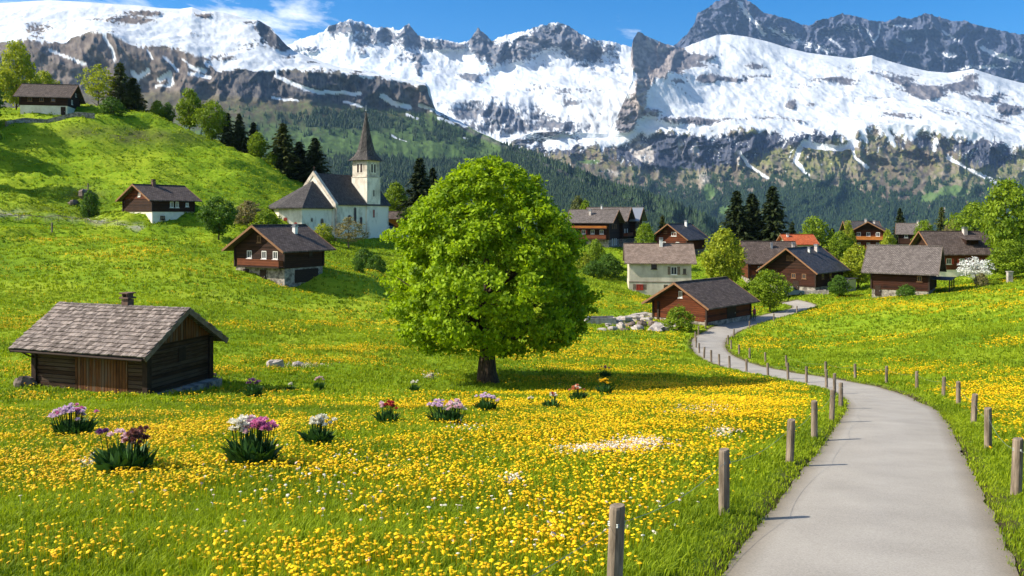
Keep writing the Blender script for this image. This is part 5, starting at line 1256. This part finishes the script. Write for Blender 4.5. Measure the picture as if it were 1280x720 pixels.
plant('shrub', 'bush', 2, LF_FRESH, 1244, 118, 350, 16, 'low green shrub by the grey gatepost at right', 'shrub')
plant('apple_tree', 'dec', 0, LF_MID, 1049, 124, 344, 26, 'small dark leafy tree at the right wall of the slate roofed house')
plant('shrub', 'bush', 1, LF_FRESH, 849, 91, 383, 35, 'round green bush at the gable corner of the hay barn', 'shrub')
plant('shrub', 'bush', 2, LF_FRESH, 744, 150, 300, 22, 'upright green shrub below the old chalet', 'shrub')
plant('shrub', 'bush', 0, LF_MID, 760, 142, 318, 34, 'dark hedge shrub left of the plastered house', 'shrub')
plant('shrub', 'bush', 1, LF_MID, 742, 138, 326, 28, 'dark shrub right beside the big tree crown', 'shrub')
plant('shrub', 'bush', 0, LF_YEL, 730, 144, 316, 22, 'yellow green shrub partly behind the big tree', 'shrub')
plant('shrub', 'bush', 2, LF_MID, 112, 124, 238, 20, 'dark shrub beside the wooden pole on the left slope', 'shrub')
plant('shrub', 'bush', 0, LF_MID, 140, 168, 122, 30, 'low shrub on the bank right of the hilltop house', 'shrub')

# ================================================================== flower clumps in the meadow
def petal(name, c1, c2): return foliage(name, c1, c2, .2, (1, 1, 1))
PT = {'lilac': petal('lilac_petal', (.60, .38, .55), (.86, .72, .82)), 'pink': petal('pink_petal', (.55, .10, .30), (.85, .38, .58)), 'white': petal('ivory_petal', (.70, .66, .52), (.88, .86, .78)),
      'red': petal('red_petal', (.30, .015, .02), (.62, .07, .06)), 'purple': petal('purple_petal', (.10, .03, .12), (.28, .10, .28)), 'yellow': petal('yellow_petal', (.75, .45, .01), (.85, .62, .03)),
      'orange': petal('orange_petal', (.55, .13, .04), (.80, .38, .22)), 'blush': petal('blush_petal', (.72, .45, .50), (.88, .68, .70)), 'brown': petal('wilted_petal', (.14, .05, .04), (.30, .12, .10))}
LF_TULIP = foliage('tulip_leaf', (.018, .065, .012), (.075, .17, .035), .15)
def clump(px, row, w_px, h_px, cols, label, seed, nb=30):
    x, d, z = hit(px, row); rng = np.random.RandomState(seed); w = w_px / F_PX * d / 2; hh = h_px / F_PX * d
    r = empty('flower_clump', (x, d, z)); tag(r, label, 'flowers', 'clumps of garden flowers in the meadow')
    # long blades rising from the base and bending outwards
    n = int(170 * max(1, w / .35)); th = rng.rand(n) * 6.283; rr = w * np.sqrt(rng.rand(n)) * .80; L_ = hh * (.22 + .52 * rng.rand(n)); lean = rng.rand(n) * .75
    base = np.stack([np.cos(th) * rr, np.sin(th) * rr * .8, np.full(n, -.03)], 1); out_ = np.stack([np.cos(th), np.sin(th), 0 * th], 1); sd = np.cross(out_, [0, 0, 1.0]); sd = sd + rng.normal(size=sd.shape) * .5; sd /= np.linalg.norm(sd, axis=1, keepdims=True)
    bw = (.070 + .085 * rng.rand(n))[:, None] * hh / .75; segs = 4; V = []
    for s in range(segs + 1):
        f = s / segs; c = base + np.array([0, 0, 1.]) * (L_ * (f - .25 * lean * f * f))[:, None] + out_ * (L_ * lean * f * f * .9)[:, None]; ww = bw * (1 - f) ** .6 * (.6 + 1.2 * f * (1 - f)) ; V += [c - sd * ww, c + sd * ww]
    V = np.stack(V, 1); k = 2 * (segs + 1); fs = [(2 * s, 2 * s + 1, 2 * s + 3, 2 * s + 2) for s in range(segs)]; F = (np.arange(n)[:, None, None] * k + np.array(fs)[None]).reshape(-1, 4)
    link_mesh('leaves', np_mesh('leaves', V.reshape(-1, 3), F, [LF_TULIP], True, {'tint': np.repeat(rng.rand(n), k)}), r)
    # blossoms: cups of petals on stalks
    st = MB()
    for ci, (cn_, frac, cx_, cw) in enumerate(cols):
        m = max(3, int(nb * frac * .8)); fx = cx_ * w + rng.normal(size=m) * cw * w * .8; fy = rng.normal(size=m) * .35 * w; fz = hh * (.80 + .2 * rng.rand(m)) - np.abs(fx - cx_ * w) * .35
        Vp = []; q = .052 * (hh / .8) ** .5 * 1.08
        for a, b, c in zip(fx, fy, fz):
            st.tube([(a * .5, b * .5, 0), (a * .85, b * .85, c * .55), (a, b, c)], .008, 4)
            for ring, (cnt, up_) in enumerate(((6, .9), (6, .45), (5, .1))):
                for j in range(cnt):
                    t_ = j * 2 * math.pi / cnt + ring * .5 + rng.rand() * .3; o2 = np.array([math.cos(t_), math.sin(t_), 0]); s2 = np.array([-math.sin(t_), math.cos(t_), 0]); u2 = o2 * (1 - up_) + np.array([0, 0, up_]); u2 /= np.linalg.norm(u2)
                    p0 = np.array([a, b, c]) + o2 * q * .15; qq = q * (.8 + .4 * rng.rand()); Vp.append([p0 - s2 * qq * .25, p0 + u2 * qq * .7 + o2 * qq * .25 - s2 * qq * .5, p0 + u2 * qq * 1.25 + o2 * qq * .2, p0 + u2 * qq * .7 + o2 * qq * .25 + s2 * qq * .5])
        Vp = np.array(Vp).reshape(-1, 3)
        link_mesh('blossoms', np_mesh('blossoms', Vp, np.arange(len(Vp)).reshape(-1, 4), [PT[cn_]], False, {'tint': np.repeat(rng.rand(len(Vp) // 4), 4)}), r)
    st.build('stalks', LF_TULIP, r)
clump(92, 548, 46, 40, [('lilac', 1.4, -.3, .6), ('pink', .25, .0, .6)], 'lilac flower clump below the log barn, at the left edge', 1, 40)
clump(157, 593, 66, 56, [('blush', .35, -.1, .25), ('brown', .9, .4, .3), ('purple', .15, -.8, .1)], 'large leafy clump with dark red and blush flowers, nearest at left', 2, 34)
clump(316, 585, 54, 62, [('white', .8, -.5, .35), ('pink', .9, .4, .35), ('blush', .25, -.35, .3)], 'tall clump with white flowers left and magenta flowers right', 3, 36)
clump(398, 560, 26, 40, [('white', 1.1, 0, .6)], 'clump of cream white flowers right of the white and magenta one', 4, 34)
clump(484, 532, 25, 30, [('red', .7, .2, .5), ('blush', .3, -.4, .3)], 'small clump of dark red and pink tulips', 5, 26)
clump(558, 531, 42, 30, [('lilac', .8, -.5, .35), ('blush', 1.0, .5, .4), ('white', .4, .3, .5)], 'wide low clump of lilac and pinkish white flowers', 6, 34)
clump(607, 516, 25, 25, [('lilac', 1.2, 0, .7)], 'lilac clump in front of the big tree trunk', 7, 28)
clump(689, 513, 18, 22, [('red', .5, .2, .3), ('white', .5, .3, .5)], 'small clump with one red and some white flowers', 8, 16)
clump(722, 503, 18, 22, [('orange', 1.0, 0, .6), ('white', .3, 0, .5)], 'salmon orange clump by the edge of the tree shadow', 9, 22)
clump(756, 495, 17, 22, [('yellow', 1.2, 0, .6)], 'bright yellow clump at the right of the flower row', 10, 24)
clump(757, 473, 13, 15, [('purple', .8, 0, .6)], 'dark purple clump inside the tree shadow', 11, 16)
clump(518, 491, 10, 16, [('white', .8, 0, .7)], 'tiny white clump left of the tree trunk', 12, 14)
clump(317, 498, 20, 25, [('purple', 1.0, 0, .6)], 'dark purple clump in the shade of the log barn', 13, 24)
clump(363, 490, 10, 12, [('white', .8, 0, .7)], 'tiny cream clump right of the purple one', 14, 14)
clump(399, 488, 12, 17, [('blush', .9, 0, .6)], 'small pale pink clump, rightmost behind the cream ones', 15, 16)
clump(663, 506, 9, 10, [('white', .9, 0, .5)], 'tiny white clump between lilac and red clumps', 16, 12)
# lavender edge beside the barn
for i, (px, row) in enumerate(((238, 484), (254, 480), (266, 476))):
    clump(px, row, 18, 9, [('purple', 1.2, 0, .8)], ['purple grey plant nearest the barn corner post', 'purple grey plant in the middle beside the barn', 'purple grey plant furthest right beside the barn'][i], 20 + i, 18)

# ================================================================== meadow: blades and dandelions
def scatter(n, dmin, dmax, rng, pxa=-420, pxb=1620, pw=1.0):
    u = rng.rand(n); d = (dmin ** (1 + pw) + u * (dmax ** (1 + pw) - dmin ** (1 + pw))) ** (1 / (1 + pw)); px = pxa + rng.rand(n) * (pxb - pxa)
    return (px - 640) / F_PX * d, d
BLDG = []
def outside_barn(x, y):
    a = R(-18.4); cx_, cy_ = centre(-17.8, 39, -18.4, 7, 4.4, 'fr'); u = (x - cx_) * math.cos(a) + (y - cy_) * math.sin(a); v = -(x - cx_) * math.sin(a) + (y - cy_) * math.cos(a)
    return (np.abs(u) > 3.75) | (np.abs(v) > 2.4)
MG1 = foliage('grass_blade', (.045, .11, .003), (.40, .49, .016), .38, (1.2, 1.15, .5))
rng = np.random.RandomState(77); Vs = []; Ts = []
for (dm, dM, n, hgt, wd) in ((4.5, 16, 50000, .17, .012), (16, 34, 76000, .19, .022), (34, 75, 72000, .20, .045), (75, 130, 45000, .24, .09), (120, 200, 44000, .26, .16)):
    x, y = scatter(n, dm, dM, rng, pw=.4 if dM < 40 else .8); rd = road_dist(x, y)
    dens = fbm(x / 1.3, y / 1.3, 3, 6)
    k = (rd > ROAD_W - .07 + .10 * dens) & outside_barn(x, y) & (dens + rng.rand(len(x)) * .6 > -.1); x, y, rd = x[k], y[k], rd[k]
    z = land_h(x, y, rd) - .02; n = len(x); nb = 6
    hs_ = hgt * (.7 + .8 * np.clip(fbm(x / 2.5, y / 2.5, 2, 8) + .5, 0, 1)) * np.where(rd < ROAD_W + .5, .55, 1)
    for b in range(nb):
        th = rng.rand(n) * 6.283; off = rng.rand(n) * .10 * (1 + wd * 20); bx = x + np.cos(th) * off; by = y + np.sin(th) * off; t2 = rng.rand(n) * 6.283; ln = hs_ * (.5 + .7 * rng.rand(n)); le = .15 + .55 * rng.rand(n)
        dr = np.stack([np.cos(t2), np.sin(t2), 0 * t2], 1); sd = np.stack([-np.sin(t2 + .6), np.cos(t2 + .6), 0 * t2], 1); c0 = np.stack([bx, by, z], 1); up = np.array([0, 0, 1.])
        c1 = c0 + up * (ln * .6)[:, None] + dr * (ln * le * .3)[:, None]; c2 = c0 + up * (ln * (1 - .3 * le))[:, None] + dr * (ln * le)[:, None]; w = wd * (.6 + .7 * rng.rand(n, 1))
        Vs.append(np.stack([c0 - sd * w * .5, c0 + sd * w * .5, c1 + sd * w * .45, c1 - sd * w * .45, c2], 1)); Ts.append(np.clip(rng.rand(n) * .75 + .35 * fbm(x / 5, y / 5, 2, 12) + .15, 0, 1))
V = np.concatenate(Vs); n = len(V); T_ = np.repeat(np.concatenate(Ts), 5)
base = np.arange(n)[:, None] * 5; Ft = np.concatenate([base + [0, 1, 2], base + [0, 2, 3], base + [3, 2, 4]])
tag(link_mesh('grass', np_mesh('grass', V.reshape(-1, 3), Ft, [MG1], False, {'tint': T_})), 'fresh green meadow grass', 'grass', kind='stuff')

MF1 = foliage('dandelion_yellow', (.78, .39, .001), (.91, .67, .004), .2, (1, 1, .5))
def heads(name, x, y, z, rad, rng, mat, label, hgt):
    """domed flower heads on short stalks"""
    n = len(x); k = 10; ang = np.arange(k) * 2 * np.pi / k; a = ang[None] + rng.rand(n, 1) * 6.28; tl = rng.normal(size=(n, 2)) * .26
    V = np.zeros((n, 2 * k + 1 + 3, 3)); c = np.stack([x, y, z + hgt], 1)
    sp_ = (.86 + .28 * rng.rand(n, k)) * np.where(np.arange(k) % 2 == 0, 1.08, .84)[None]
    for j, (rr, zz) in enumerate(((1.0, .04), (.62, .30))):
        V[:, j * k:(j + 1) * k, 0] = np.cos(a) * rad[:, None] * rr * sp_[:, :]; V[:, j * k:(j + 1) * k, 1] = np.sin(a) * rad[:, None] * rr * sp_[:, :]; V[:, j * k:(j + 1) * k, 2] = rad[:, None] * zz
    V[:, 2 * k, 2] = rad * .36
    V[..., 2] += V[..., 0] * tl[:, :1] + V[..., 1] * tl[:, 1:]
    V[:, 2 * k + 1:, :] = 0; V[:, 2 * k + 1, 0] = -.06 * rad / .04 * .1; V[:, 2 * k + 2, 0] = .06 * rad / .04 * .1; V[:, 2 * k + 3, 2] = -hgt - .02
    V += c[:, None]
    fs = []
    for i in range(k):
        j = (i + 1) % k; fs += [(i, j, k + j), (i, k + j, k + i), (k + i, k + j, 2 * k)]
    fs.append((2 * k + 1, 2 * k + 2, 2 * k + 3)); F = (np.arange(n)[:, None, None] * (2 * k + 4) + np.array(fs)[None]).reshape(-1, 3)
    tag(link_mesh(name, np_mesh(name, V.reshape(-1, 3), F, [mat], False, {'tint': np.repeat(rng.rand(n), 2 * k + 4)})), label, 'flowers', kind='stuff')
rng = np.random.RandomState(5); X_, Y2, R_ = [], [], []
for (dm, dM, n, r_) in ((6, 16, 32000, .026), (16, 34, 100000, .030), (34, 62, 130000, .039), (62, 125, 175000, .056)):
    x, y = scatter(n, dm, dM, rng, pw=.9); rd = road_dist(x, y); fd = flower_density(x, y, rd)
    k = (rng.rand(n) < fd ** 1.35) & outside_barn(x, y); X_.append(x[k]); Y2.append(y[k]); R_.append(r_ * (.7 + .6 * rng.rand(k.sum())))
x, y, r_ = np.concatenate(X_), np.concatenate(Y2), np.concatenate(R_)
hgt = .12 + .12 * rng.rand(len(x)); z = base_h(x, y)
heads('dandelions', x, y, z, r_, rng, MF1, 'countless yellow dandelions in bloom all over the meadow', hgt)
# patch of small white flowers, and scattered white and pink ones
pts = []
for px, row, rx, ry, n in ((735, 568, 42, 3.5, 520), (800, 560, 34, 5.5, 620), (770, 565, 30, 4, 300), (395, 600, 260, 40, 120), (700, 650, 300, 50, 110), (880, 515, 40, 6, 160), (905, 545, 20, 5, 120), (110, 584, 14, 5, 60), (640, 605, 12, 4, 50), (380, 458, 30, 2.5, 140), (538, 471, 10, 3, 60), (585, 540, 30, 4, 40)):
    for _ in range(n):
        pts.append((px + rng.normal() * rx * .5, row + rng.normal() * ry * .7))
pts = np.array(pts); d_ = 2.95 / np.maximum((pts[:, 1] - 420) / 1000, .03); xx = (pts[:, 0] - 640) / F_PX * d_
for _ in range(4): d_ = np.clip(base_h((pts[:, 0] - 640) / F_PX * d_, d_) / ((HOR - pts[:, 1]) / F_PX), 6, 80)
xx = (pts[:, 0] - 640) / F_PX * d_
kk = road_dist(xx, d_) > 2.6; xx, d_ = xx[kk], d_[kk]
heads('daisies', xx, d_, base_h(xx, d_), .022 + .018 * rng.rand(len(xx)), rng, petal('daisy_petal', (.72, .52, .42), (.86, .82, .66)), 'patch of small white flowers in the meadow', .10 + .1 * rng.rand(len(xx)))

# ================================================================== fence posts and wires
M_POST = mottled('weathered_post', (.10, .075, .052), (.30, .235, .175), 2.2, .9, .8, .015, stretch=(5, 5, .7), detail=8)
M_WIRE = plain('fence_wire', (.30, .32, .30), .5, .4, .5)
def post_mesh(seed):
    rg = random.Random(seed); mb = MB(); n = 14; vs = []
    zs = [-.35, .0, .35, .7, 1.0, 1.055, 1.08]; ca = [rg.uniform(.93, 1.07) for _ in range(n)]
    for i, z in enumerate(zs):
        rr = .088 * (1 - .05 * i / 6) * (.93 if i == 6 else 1)
        for k in range(n): vs.append((math.cos(k * 2 * math.pi / n) * rr * ca[k], math.sin(k * 2 * math.pi / n) * rr * ca[k], z + (.012 * math.cos(k * 2 * math.pi / n + seed) if i > 4 else 0)))
    mb.add(vs, [(i * n + k, i * n + (k + 1) % n, (i + 1) * n + (k + 1) % n, (i + 1) * n + k) for i in range(len(zs) - 1) for k in range(n)] + [tuple((len(zs) - 1) * n + k for k in range(n))])
    return mb.mesh('fence_post', M_POST, False)
PM = [post_mesh(i) for i in range(4)]
stp = MB()
for k in range(3): stp.tube([(-.094, 0, .86 + k * .02), (0, -.098, .87 + k * .015), (.094, 0, .86 + k * .02)], .006, 5)
STAPLE = stp.mesh('staple', M_WIRE)
ORD = ['nearest', 'second', 'third', 'fourth', 'fifth', 'sixth', 'seventh', 'eighth', 'ninth', 'tenth', 'eleventh', 'twelfth', 'thirteenth', 'fourteenth', 'fifteenth', 'sixteenth', 'seventeenth', 'eighteenth', 'nineteenth', 'twentieth', 'twenty first', 'twenty second', 'twenty third', 'twenty fourth']
def fence(rows, side, first_d=None):
    pos = []
    for i, (px, row) in enumerate(rows):
        x, d, z = hit(px, row)
        o = link_mesh('fence_post', PM[i % 4]); o.location = (x, d, z); s_ = 1 + .04 * math.sin(i * 2.3) - (.12 if row < 470 else 0)
        o.scale = (1, 1, s_); o.rotation_euler = (R(2.0 * math.sin(i * 3.1)), R(2.5 * math.sin(i * 1.7 + 1)), i * 1.3)
        tag(o, '%s round wooden fence post on the %s side of the lane' % (ORD[i], side), 'fence post', 'fence posts on the %s side of the lane' % side)
        if i < 9:
            c = link_mesh('wire_tie', STAPLE, o)
        pos.append(Vector((x, d, z + .87 * s_)))
    return pos
LPOS = fence([(767, 754), (905, 648), (987, 581), (1018, 550), (1039.5, 527), (1051, 510), (1043, 492), (1033, 484), (1008, 478), (985, 473.5), (960, 469.5), (933, 464), (912, 460), (899, 456.5), (889, 452), (880, 447), (874, 441), (870, 434), (869, 426), (873, 418), (882, 411)], 'left')
RPOS = fence([(1270, 622), (1235, 565), (1217, 532), (1198, 510), (1179, 498), (1146, 487), (1108, 480), (1069, 475), (1032, 468), (983, 460), (957, 454), (937, 449), (924, 444), (914, 437), (910, 431), (917, 422), (937, 411), (967, 402), (996, 391)], 'right')
def wire(pos, label, ext):
    q = MB(); pts = [ext] + pos if ext is not None else pos
    for a, b in zip(pts[:-1], pts[1:]):
        ln = (b - a).length; sag = min(.16, .03 * ln)
        q.tube([a.lerp(b, t_) - Vector((0, 0, sag * 4 * t_ * (1 - t_))) for t_ in np.linspace(0, 1, 9)], (.003 if ln < 9 else .0025), 5, cap=False)
    tag(q.build('fence_wire', M_WIRE), label, 'wire')
e = Vector((LPOS[0].x - 1.9, LPOS[0].y - 2.3, LPOS[0].z + .05))
wire(LPOS[:12], 'sagging grey wire strung along the left fence posts', e)
wire(RPOS[:10], 'sagging grey wire strung along the right fence posts', Vector((RPOS[0].x + .6, RPOS[0].y - 4, RPOS[0].z + .6)))

# ================================================================== small things
# rubble heap left of the hay barn
def rock_mesh(seed, m):
    rng = np.random.RandomState(seed); n1, n2 = 7, 10; vs = []
    for i in range(n1 + 1):
        ph = math.pi * i / n1
        for k in range(n2):
            t_ = 2 * math.pi * k / n2; p = np.array([math.sin(ph) * math.cos(t_), math.sin(ph) * math.sin(t_), math.cos(ph)]); r_ = 1 + .28 * math.sin(p[0] * 3 + seed) * math.cos(p[1] * 2.6 + seed * 2) + .1 * rng.normal() * (0 < i < n1)
            p = np.sign(p) * np.abs(p) ** .75 * r_; vs.append(tuple(p * .5))
    return MB().add(vs, [(i * n2 + k, (i + 1) * n2 + k, (i + 1) * n2 + (k + 1) % n2, i * n2 + (k + 1) % n2) for i in range(n1) for k in range(n2)]).mesh('boulder', m)
M_ROCK = mottled('pale_limestone', (.20, .17, .15), (.50, .45, .41), 1.5, .9, .8, .1); M_ROCKD = mottled('dark_stone', (.09, .07, .06), (.22, .17, .14), 2, .9, .8, .1)
RM = [rock_mesh(i, M_ROCK if i < 4 else M_ROCKD) for i in range(6)]
rr_ = random.Random(12)
for (px, row, w, hg, mi) in ((766, 413, 14, 7, 0), (776, 411, 12, 10, 1), (770, 405, 16, 9, 2), (782, 403, 20, 10, 0), (795, 401, 16, 8, 3), (788, 409, 14, 8, 4), (796, 412, 18, 7, 1), (803, 408, 14, 9, 5), (808, 402, 14, 8, 2), (812, 397, 16, 8, 0), (800, 396, 20, 7, 1),
                             (760, 408, 10, 5, 3), (820, 414, 22, 9, 0), (832, 413, 20, 8, 2), (843, 411, 16, 6, 1), (826, 409, 20, 7, 3), (815, 407, 10, 8, 4), (790, 398, 20, 6, 2), (776, 400, 14, 6, 3), (752, 413, 12, 4, 1), (838, 408, 14, 6, 0), (780, 414, 10, 5, 4)):
    x, d, z = hit(px, row); o = link_mesh('boulder', RM[mi]); s_ = w / F_PX * d; o.location = (x, d, z + hg / F_PX * d * .25); o.scale = (s_, s_ * .8, hg / F_PX * d); o.rotation_euler = (rr_.uniform(-.2, .2), rr_.uniform(-.2, .2), rr_.uniform(0, 6))
    tag(o, ('pale' if mi < 4 else 'dark brown') + ' boulder in the rubble heap left of the hay barn', 'boulder', ('pale' if mi < 4 else 'dark') + ' boulders of the rubble heap')
# low stone trough wall left of the heap
x, d, z = hit(750, 405)
r = empty('water_trough', (x, d, z), R(8)); tag(r, 'long grey stone water trough between big tree and rubble heap', 'trough')
q = MB(); q.box((0, -.5, .3), (3.6, .15, .9)); q.box((0, .5, .35), (3.6, .15, 1.0)); q.box((-1.75, 0, .3), (.15, .9, .9)); q.box((1.75, 0, .3), (.15, .9, .9)); q.build('basin', M_ROCK, r)
q = MB(); q.box((0, 0, .45), (3.4, .86, .05)); q.build('water', M_GLASS, r)
# low wall at the lane's end
q = MB(); p0 = Vector(hit(984, 369)); p1 = Vector(hit(1036, 368))
for i in range(16):
    c = p0.lerp(p1, (i + .5) / 16); q.box(c + Vector((0, 0, .25 + .05 * math.sin(i * 2))), ((p1 - p0).length / 16 - .03, .5, .9 + .1 * math.sin(i * 3.3)), math.atan2(p1.y - p0.y, p1.x - p0.x))
tag(q.build('stone_wall', M_ROCK), 'low whitish stone wall in front of the slate roofed house', 'wall')
# stone beside the barn
for (px, row, s_, lab, mi) in ((32, 483, .9, 'dark stone lying at the left corner of the log barn', 5), (108, 246, 2.2, 'brown boulder on the left slope beside the pole', 4), (92, 254, 1.2, 'small brown stone below the boulder on the left slope', 4), (452, 324, .9, 'dark stone on the bank below the church', 5),
                               (372, 457, .5, 'grey stone in the grass right of the log barn', 2), (343, 458, .8, 'pale stone in the grass right of the log barn', 1), (537, 473, .5, 'pinkish stone in the grass left of the big tree', 3), (738, 335, 1.6, 'brown boulder on the green right of the big tree', 5)):
    x, d, z = hit(px, row); o = link_mesh('boulder', RM[mi]); o.location = (x, d, z + .12 * s_); o.scale = (s_ * 1.3, s_, s_ * .8); o.rotation_euler = (0, .1, px); tag(o, lab, 'stone')
# pole, path and handrail on the left slope
x, d, z = hit(110, 268); q = MB(); q.tube([(0, 0, -.5), (0, 0, 4.8)], [.13, .09], 8); q.box((0, 0, 4.3), (.9, .1, .1)); o = q.build('wooden_pole', M_POST); o.location = (x, d, z); tag(o, 'tall wooden pole on the slope left of the hillside house', 'pole')
pth = [hit(px, row) for px, row in ((-60, 262), (10, 269), (60, 272), (110, 275), (150, 279), (175, 286))]
q = MB(); top = []
rail = empty('handrail', (pth[1][0], pth[1][1] - .7, gh(pth[1][0], pth[1][1] - .7))); tag(rail, 'thin metal handrail along the gravel path on the left slope', 'railing')
og = Vector(rail.location); pv_ = []
for t_ in np.linspace(0, 1, 13):
    f = t_ * (len(pth) - 2) ; i = min(int(f), len(pth) - 2); a = Vector(pth[i]).lerp(Vector(pth[i + 1]), f - i); a.y -= .7; a.z = gh(a.x, a.y); b = a - og; top.append(b + Vector((0, 0, .75))); pv_.append(b)
q.tube(top, .05, 6); q.build('rail', M_POST, rail)
for b in pv_: q = MB(); q.tube([b + Vector((0, 0, -.2)), b + Vector((0, 0, .75))], .035, 6); q.build('rail_post', M_POST, rail)
x, d, z = hit(65, 292); q = MB(); q.tube([(0, 0, -.4), (0, 0, 1.5)], [.12, .11], 8); o = q.build('marker_post', M_POST); o.location = (x, d, z); tag(o, 'short pale post standing in the grass below the handrail', 'post')
x, d, z = hit(1262, 353); q = MB(); q.box((0, 0, .6), (.7, .5, 1.9)); q.box((0, 0, 1.6), (.85, .65, .12)); o = q.build('gatepost', M_ROCK); o.location = (x, d, z); tag(o, 'grey stone gatepost at the right end of the meadow crest', 'gatepost')
# parked cars
M_CARB = plain('blue_grey_paint', (.12, .17, .26), .3, .5); M_CARS = plain('silver_paint', (.45, .47, .50), .3, .5); M_TYRE = plain('tyre_rubber', (.02, .02, .02), .8)
def car(px, row, yaw, m, label, d=None):
    if d: x = (px - 640) / F_PX * d; z = gh(x, d)
    else: x, d, z = hit(px, row)
    r = empty('parked_car', (x, d, z), R(yaw)); tag(r, label, 'car')
    sec = [(-2.05, .35), (2.05, .35), (2.1, .75), (1.9, .92), (1.05, 1.0), (-1.75, 1.05), (-2.05, .95)]
    q = MB(); q.prism([(a, -.85, b) for a, b in sec], (0, 1.7, 0)); q.build('body', m, r)
    q = MB(); cab = [(-1.7, 1.03), (.95, 1.0), (.35, 1.46), (-1.35, 1.48)]; q.add([(a, s * (.82 - (b - 1) * .3), b) for s in (-1, 1) for a, b in cab], [(3, 2, 1, 0), (4, 5, 6, 7), (0, 1, 5, 4), (1, 2, 6, 5), (2, 3, 7, 6), (3, 0, 4, 7)]); q.build('windows', M_GLASS, r)
    q = MB(); q.box((-.5, 0, 1.49), (1.7, 1.25, .05)); q.build('roof_panel', m, r)
    for a in (-1.3, 1.3):
        for s in (-1, 1):
            q = MB(); q.tube([(a, s * .70, .33), (a, s * .88, .33)], .33, 16); w = q.build('wheel', M_TYRE, r); q = MB(); q.tube([(a, s * .86, .33), (a, s * .89, .33)], .19, 12); q.build('rim', M_METAL, w)
    for s in (-1, 1): q = MB(); q.box((2.08, s * .6, .72), (.06, .3, .14)); q.build('headlight', M_PAINTW, r)
car(988, 0, 20, M_CARB, 'blue grey car parked by the wall of the slate roofed house', 127.5)
car(497, 0, -20, M_CARS, 'silver car parked right of the church tower', 160)
car(487, 0, 30, M_CARB, 'dark blue car parked against the church, left of the silver one', 164)
# walker by the barn
M_SKIN = plain('skin', (.45, .26, .18), .6); M_COAT = plain('maroon_jacket', (.22, .03, .06), .8); M_TRS = plain('dark_trousers', (.03, .03, .045), .8); M_HAIR = plain('dark_hair', (.03, .02, .015), .7)
x, d, z = hit(943, 401)
me = bpy.data.meshes.new('person'); jo = [(0, 0, .95), (0, 0, 1.2), (0, 0, 1.42), (0, 0, 1.52), (0, -.01, 1.66), (.19, 0, 1.40), (.24, .02, 1.13), (.22, -.08, .88), (-.19, 0, 1.40), (-.25, .0, 1.13), (-.24, -.05, .88), (.10, 0, .88), (.11, -.05, .48), (.11, .06, .06), (.11, -.08, .03), (-.10, 0, .88), (-.10, .08, .48), (-.10, .14, .06), (-.10, .0, .03)]
ed = [(0, 1), (1, 2), (2, 3), (3, 4), (2, 5), (5, 6), (6, 7), (2, 8), (8, 9), (9, 10), (0, 11), (11, 12), (12, 13), (13, 14), (0, 15), (15, 16), (16, 17), (17, 18)]
rad_ = [.15, .15, .15, .06, .095, .06, .045, .035, .06, .045, .035, .085, .06, .045, .035, .085, .06, .045, .035]
me.from_pydata(jo, ed, []); me.materials.append(M_COAT); me.materials.append(M_TRS); me.materials.append(M_SKIN); po = bpy.data.objects.new('person_tmp', me); COL.objects.link(po)
sm_ = po.modifiers.new('s', 'SKIN'); me.skin_vertices[0].data[0].use_root = True
for i, r_ in enumerate(rad_): me.skin_vertices[0].data[i].radius = (r_, r_)
po.modifiers.new('u', 'SUBSURF').levels = 2
dg = bpy.context.evaluated_depsgraph_get(); pm = bpy.data.meshes.new_from_object(po.evaluated_get(dg)); bpy.data.objects.remove(po)
for p in pm.polygons:
    c = p.center; p.material_index = 2 if (c.z > 1.5 or (abs(c.x) > .18 and c.z < .93 and c.z > .7)) else (1 if c.z < .9 else 0); p.use_smooth = True
pr_ = link_mesh('person', pm); pr_.location = (x, d, z); pr_.rotation_euler = (0, 0, R(30)); tag(pr_, 'walker in maroon jacket standing between the lane and the hay barn', 'person')
q = MB(); n_ = 8
q.add([(.105 * math.cos(t_) * s, .105 * math.sin(t_) * s + .01, zz) for zz, s in ((1.66, 1.0), (1.74, .98), (1.79, .6), (1.805, .1)) for t_ in np.linspace(0, 2 * np.pi, n_, endpoint=False)], [(i * n_ + k, i * n_ + (k + 1) % n_, (i + 1) * n_ + (k + 1) % n_, (i + 1) * n_ + k) for i in range(3) for k in range(n_)]); q.build('hair', M_HAIR, pr_, True)
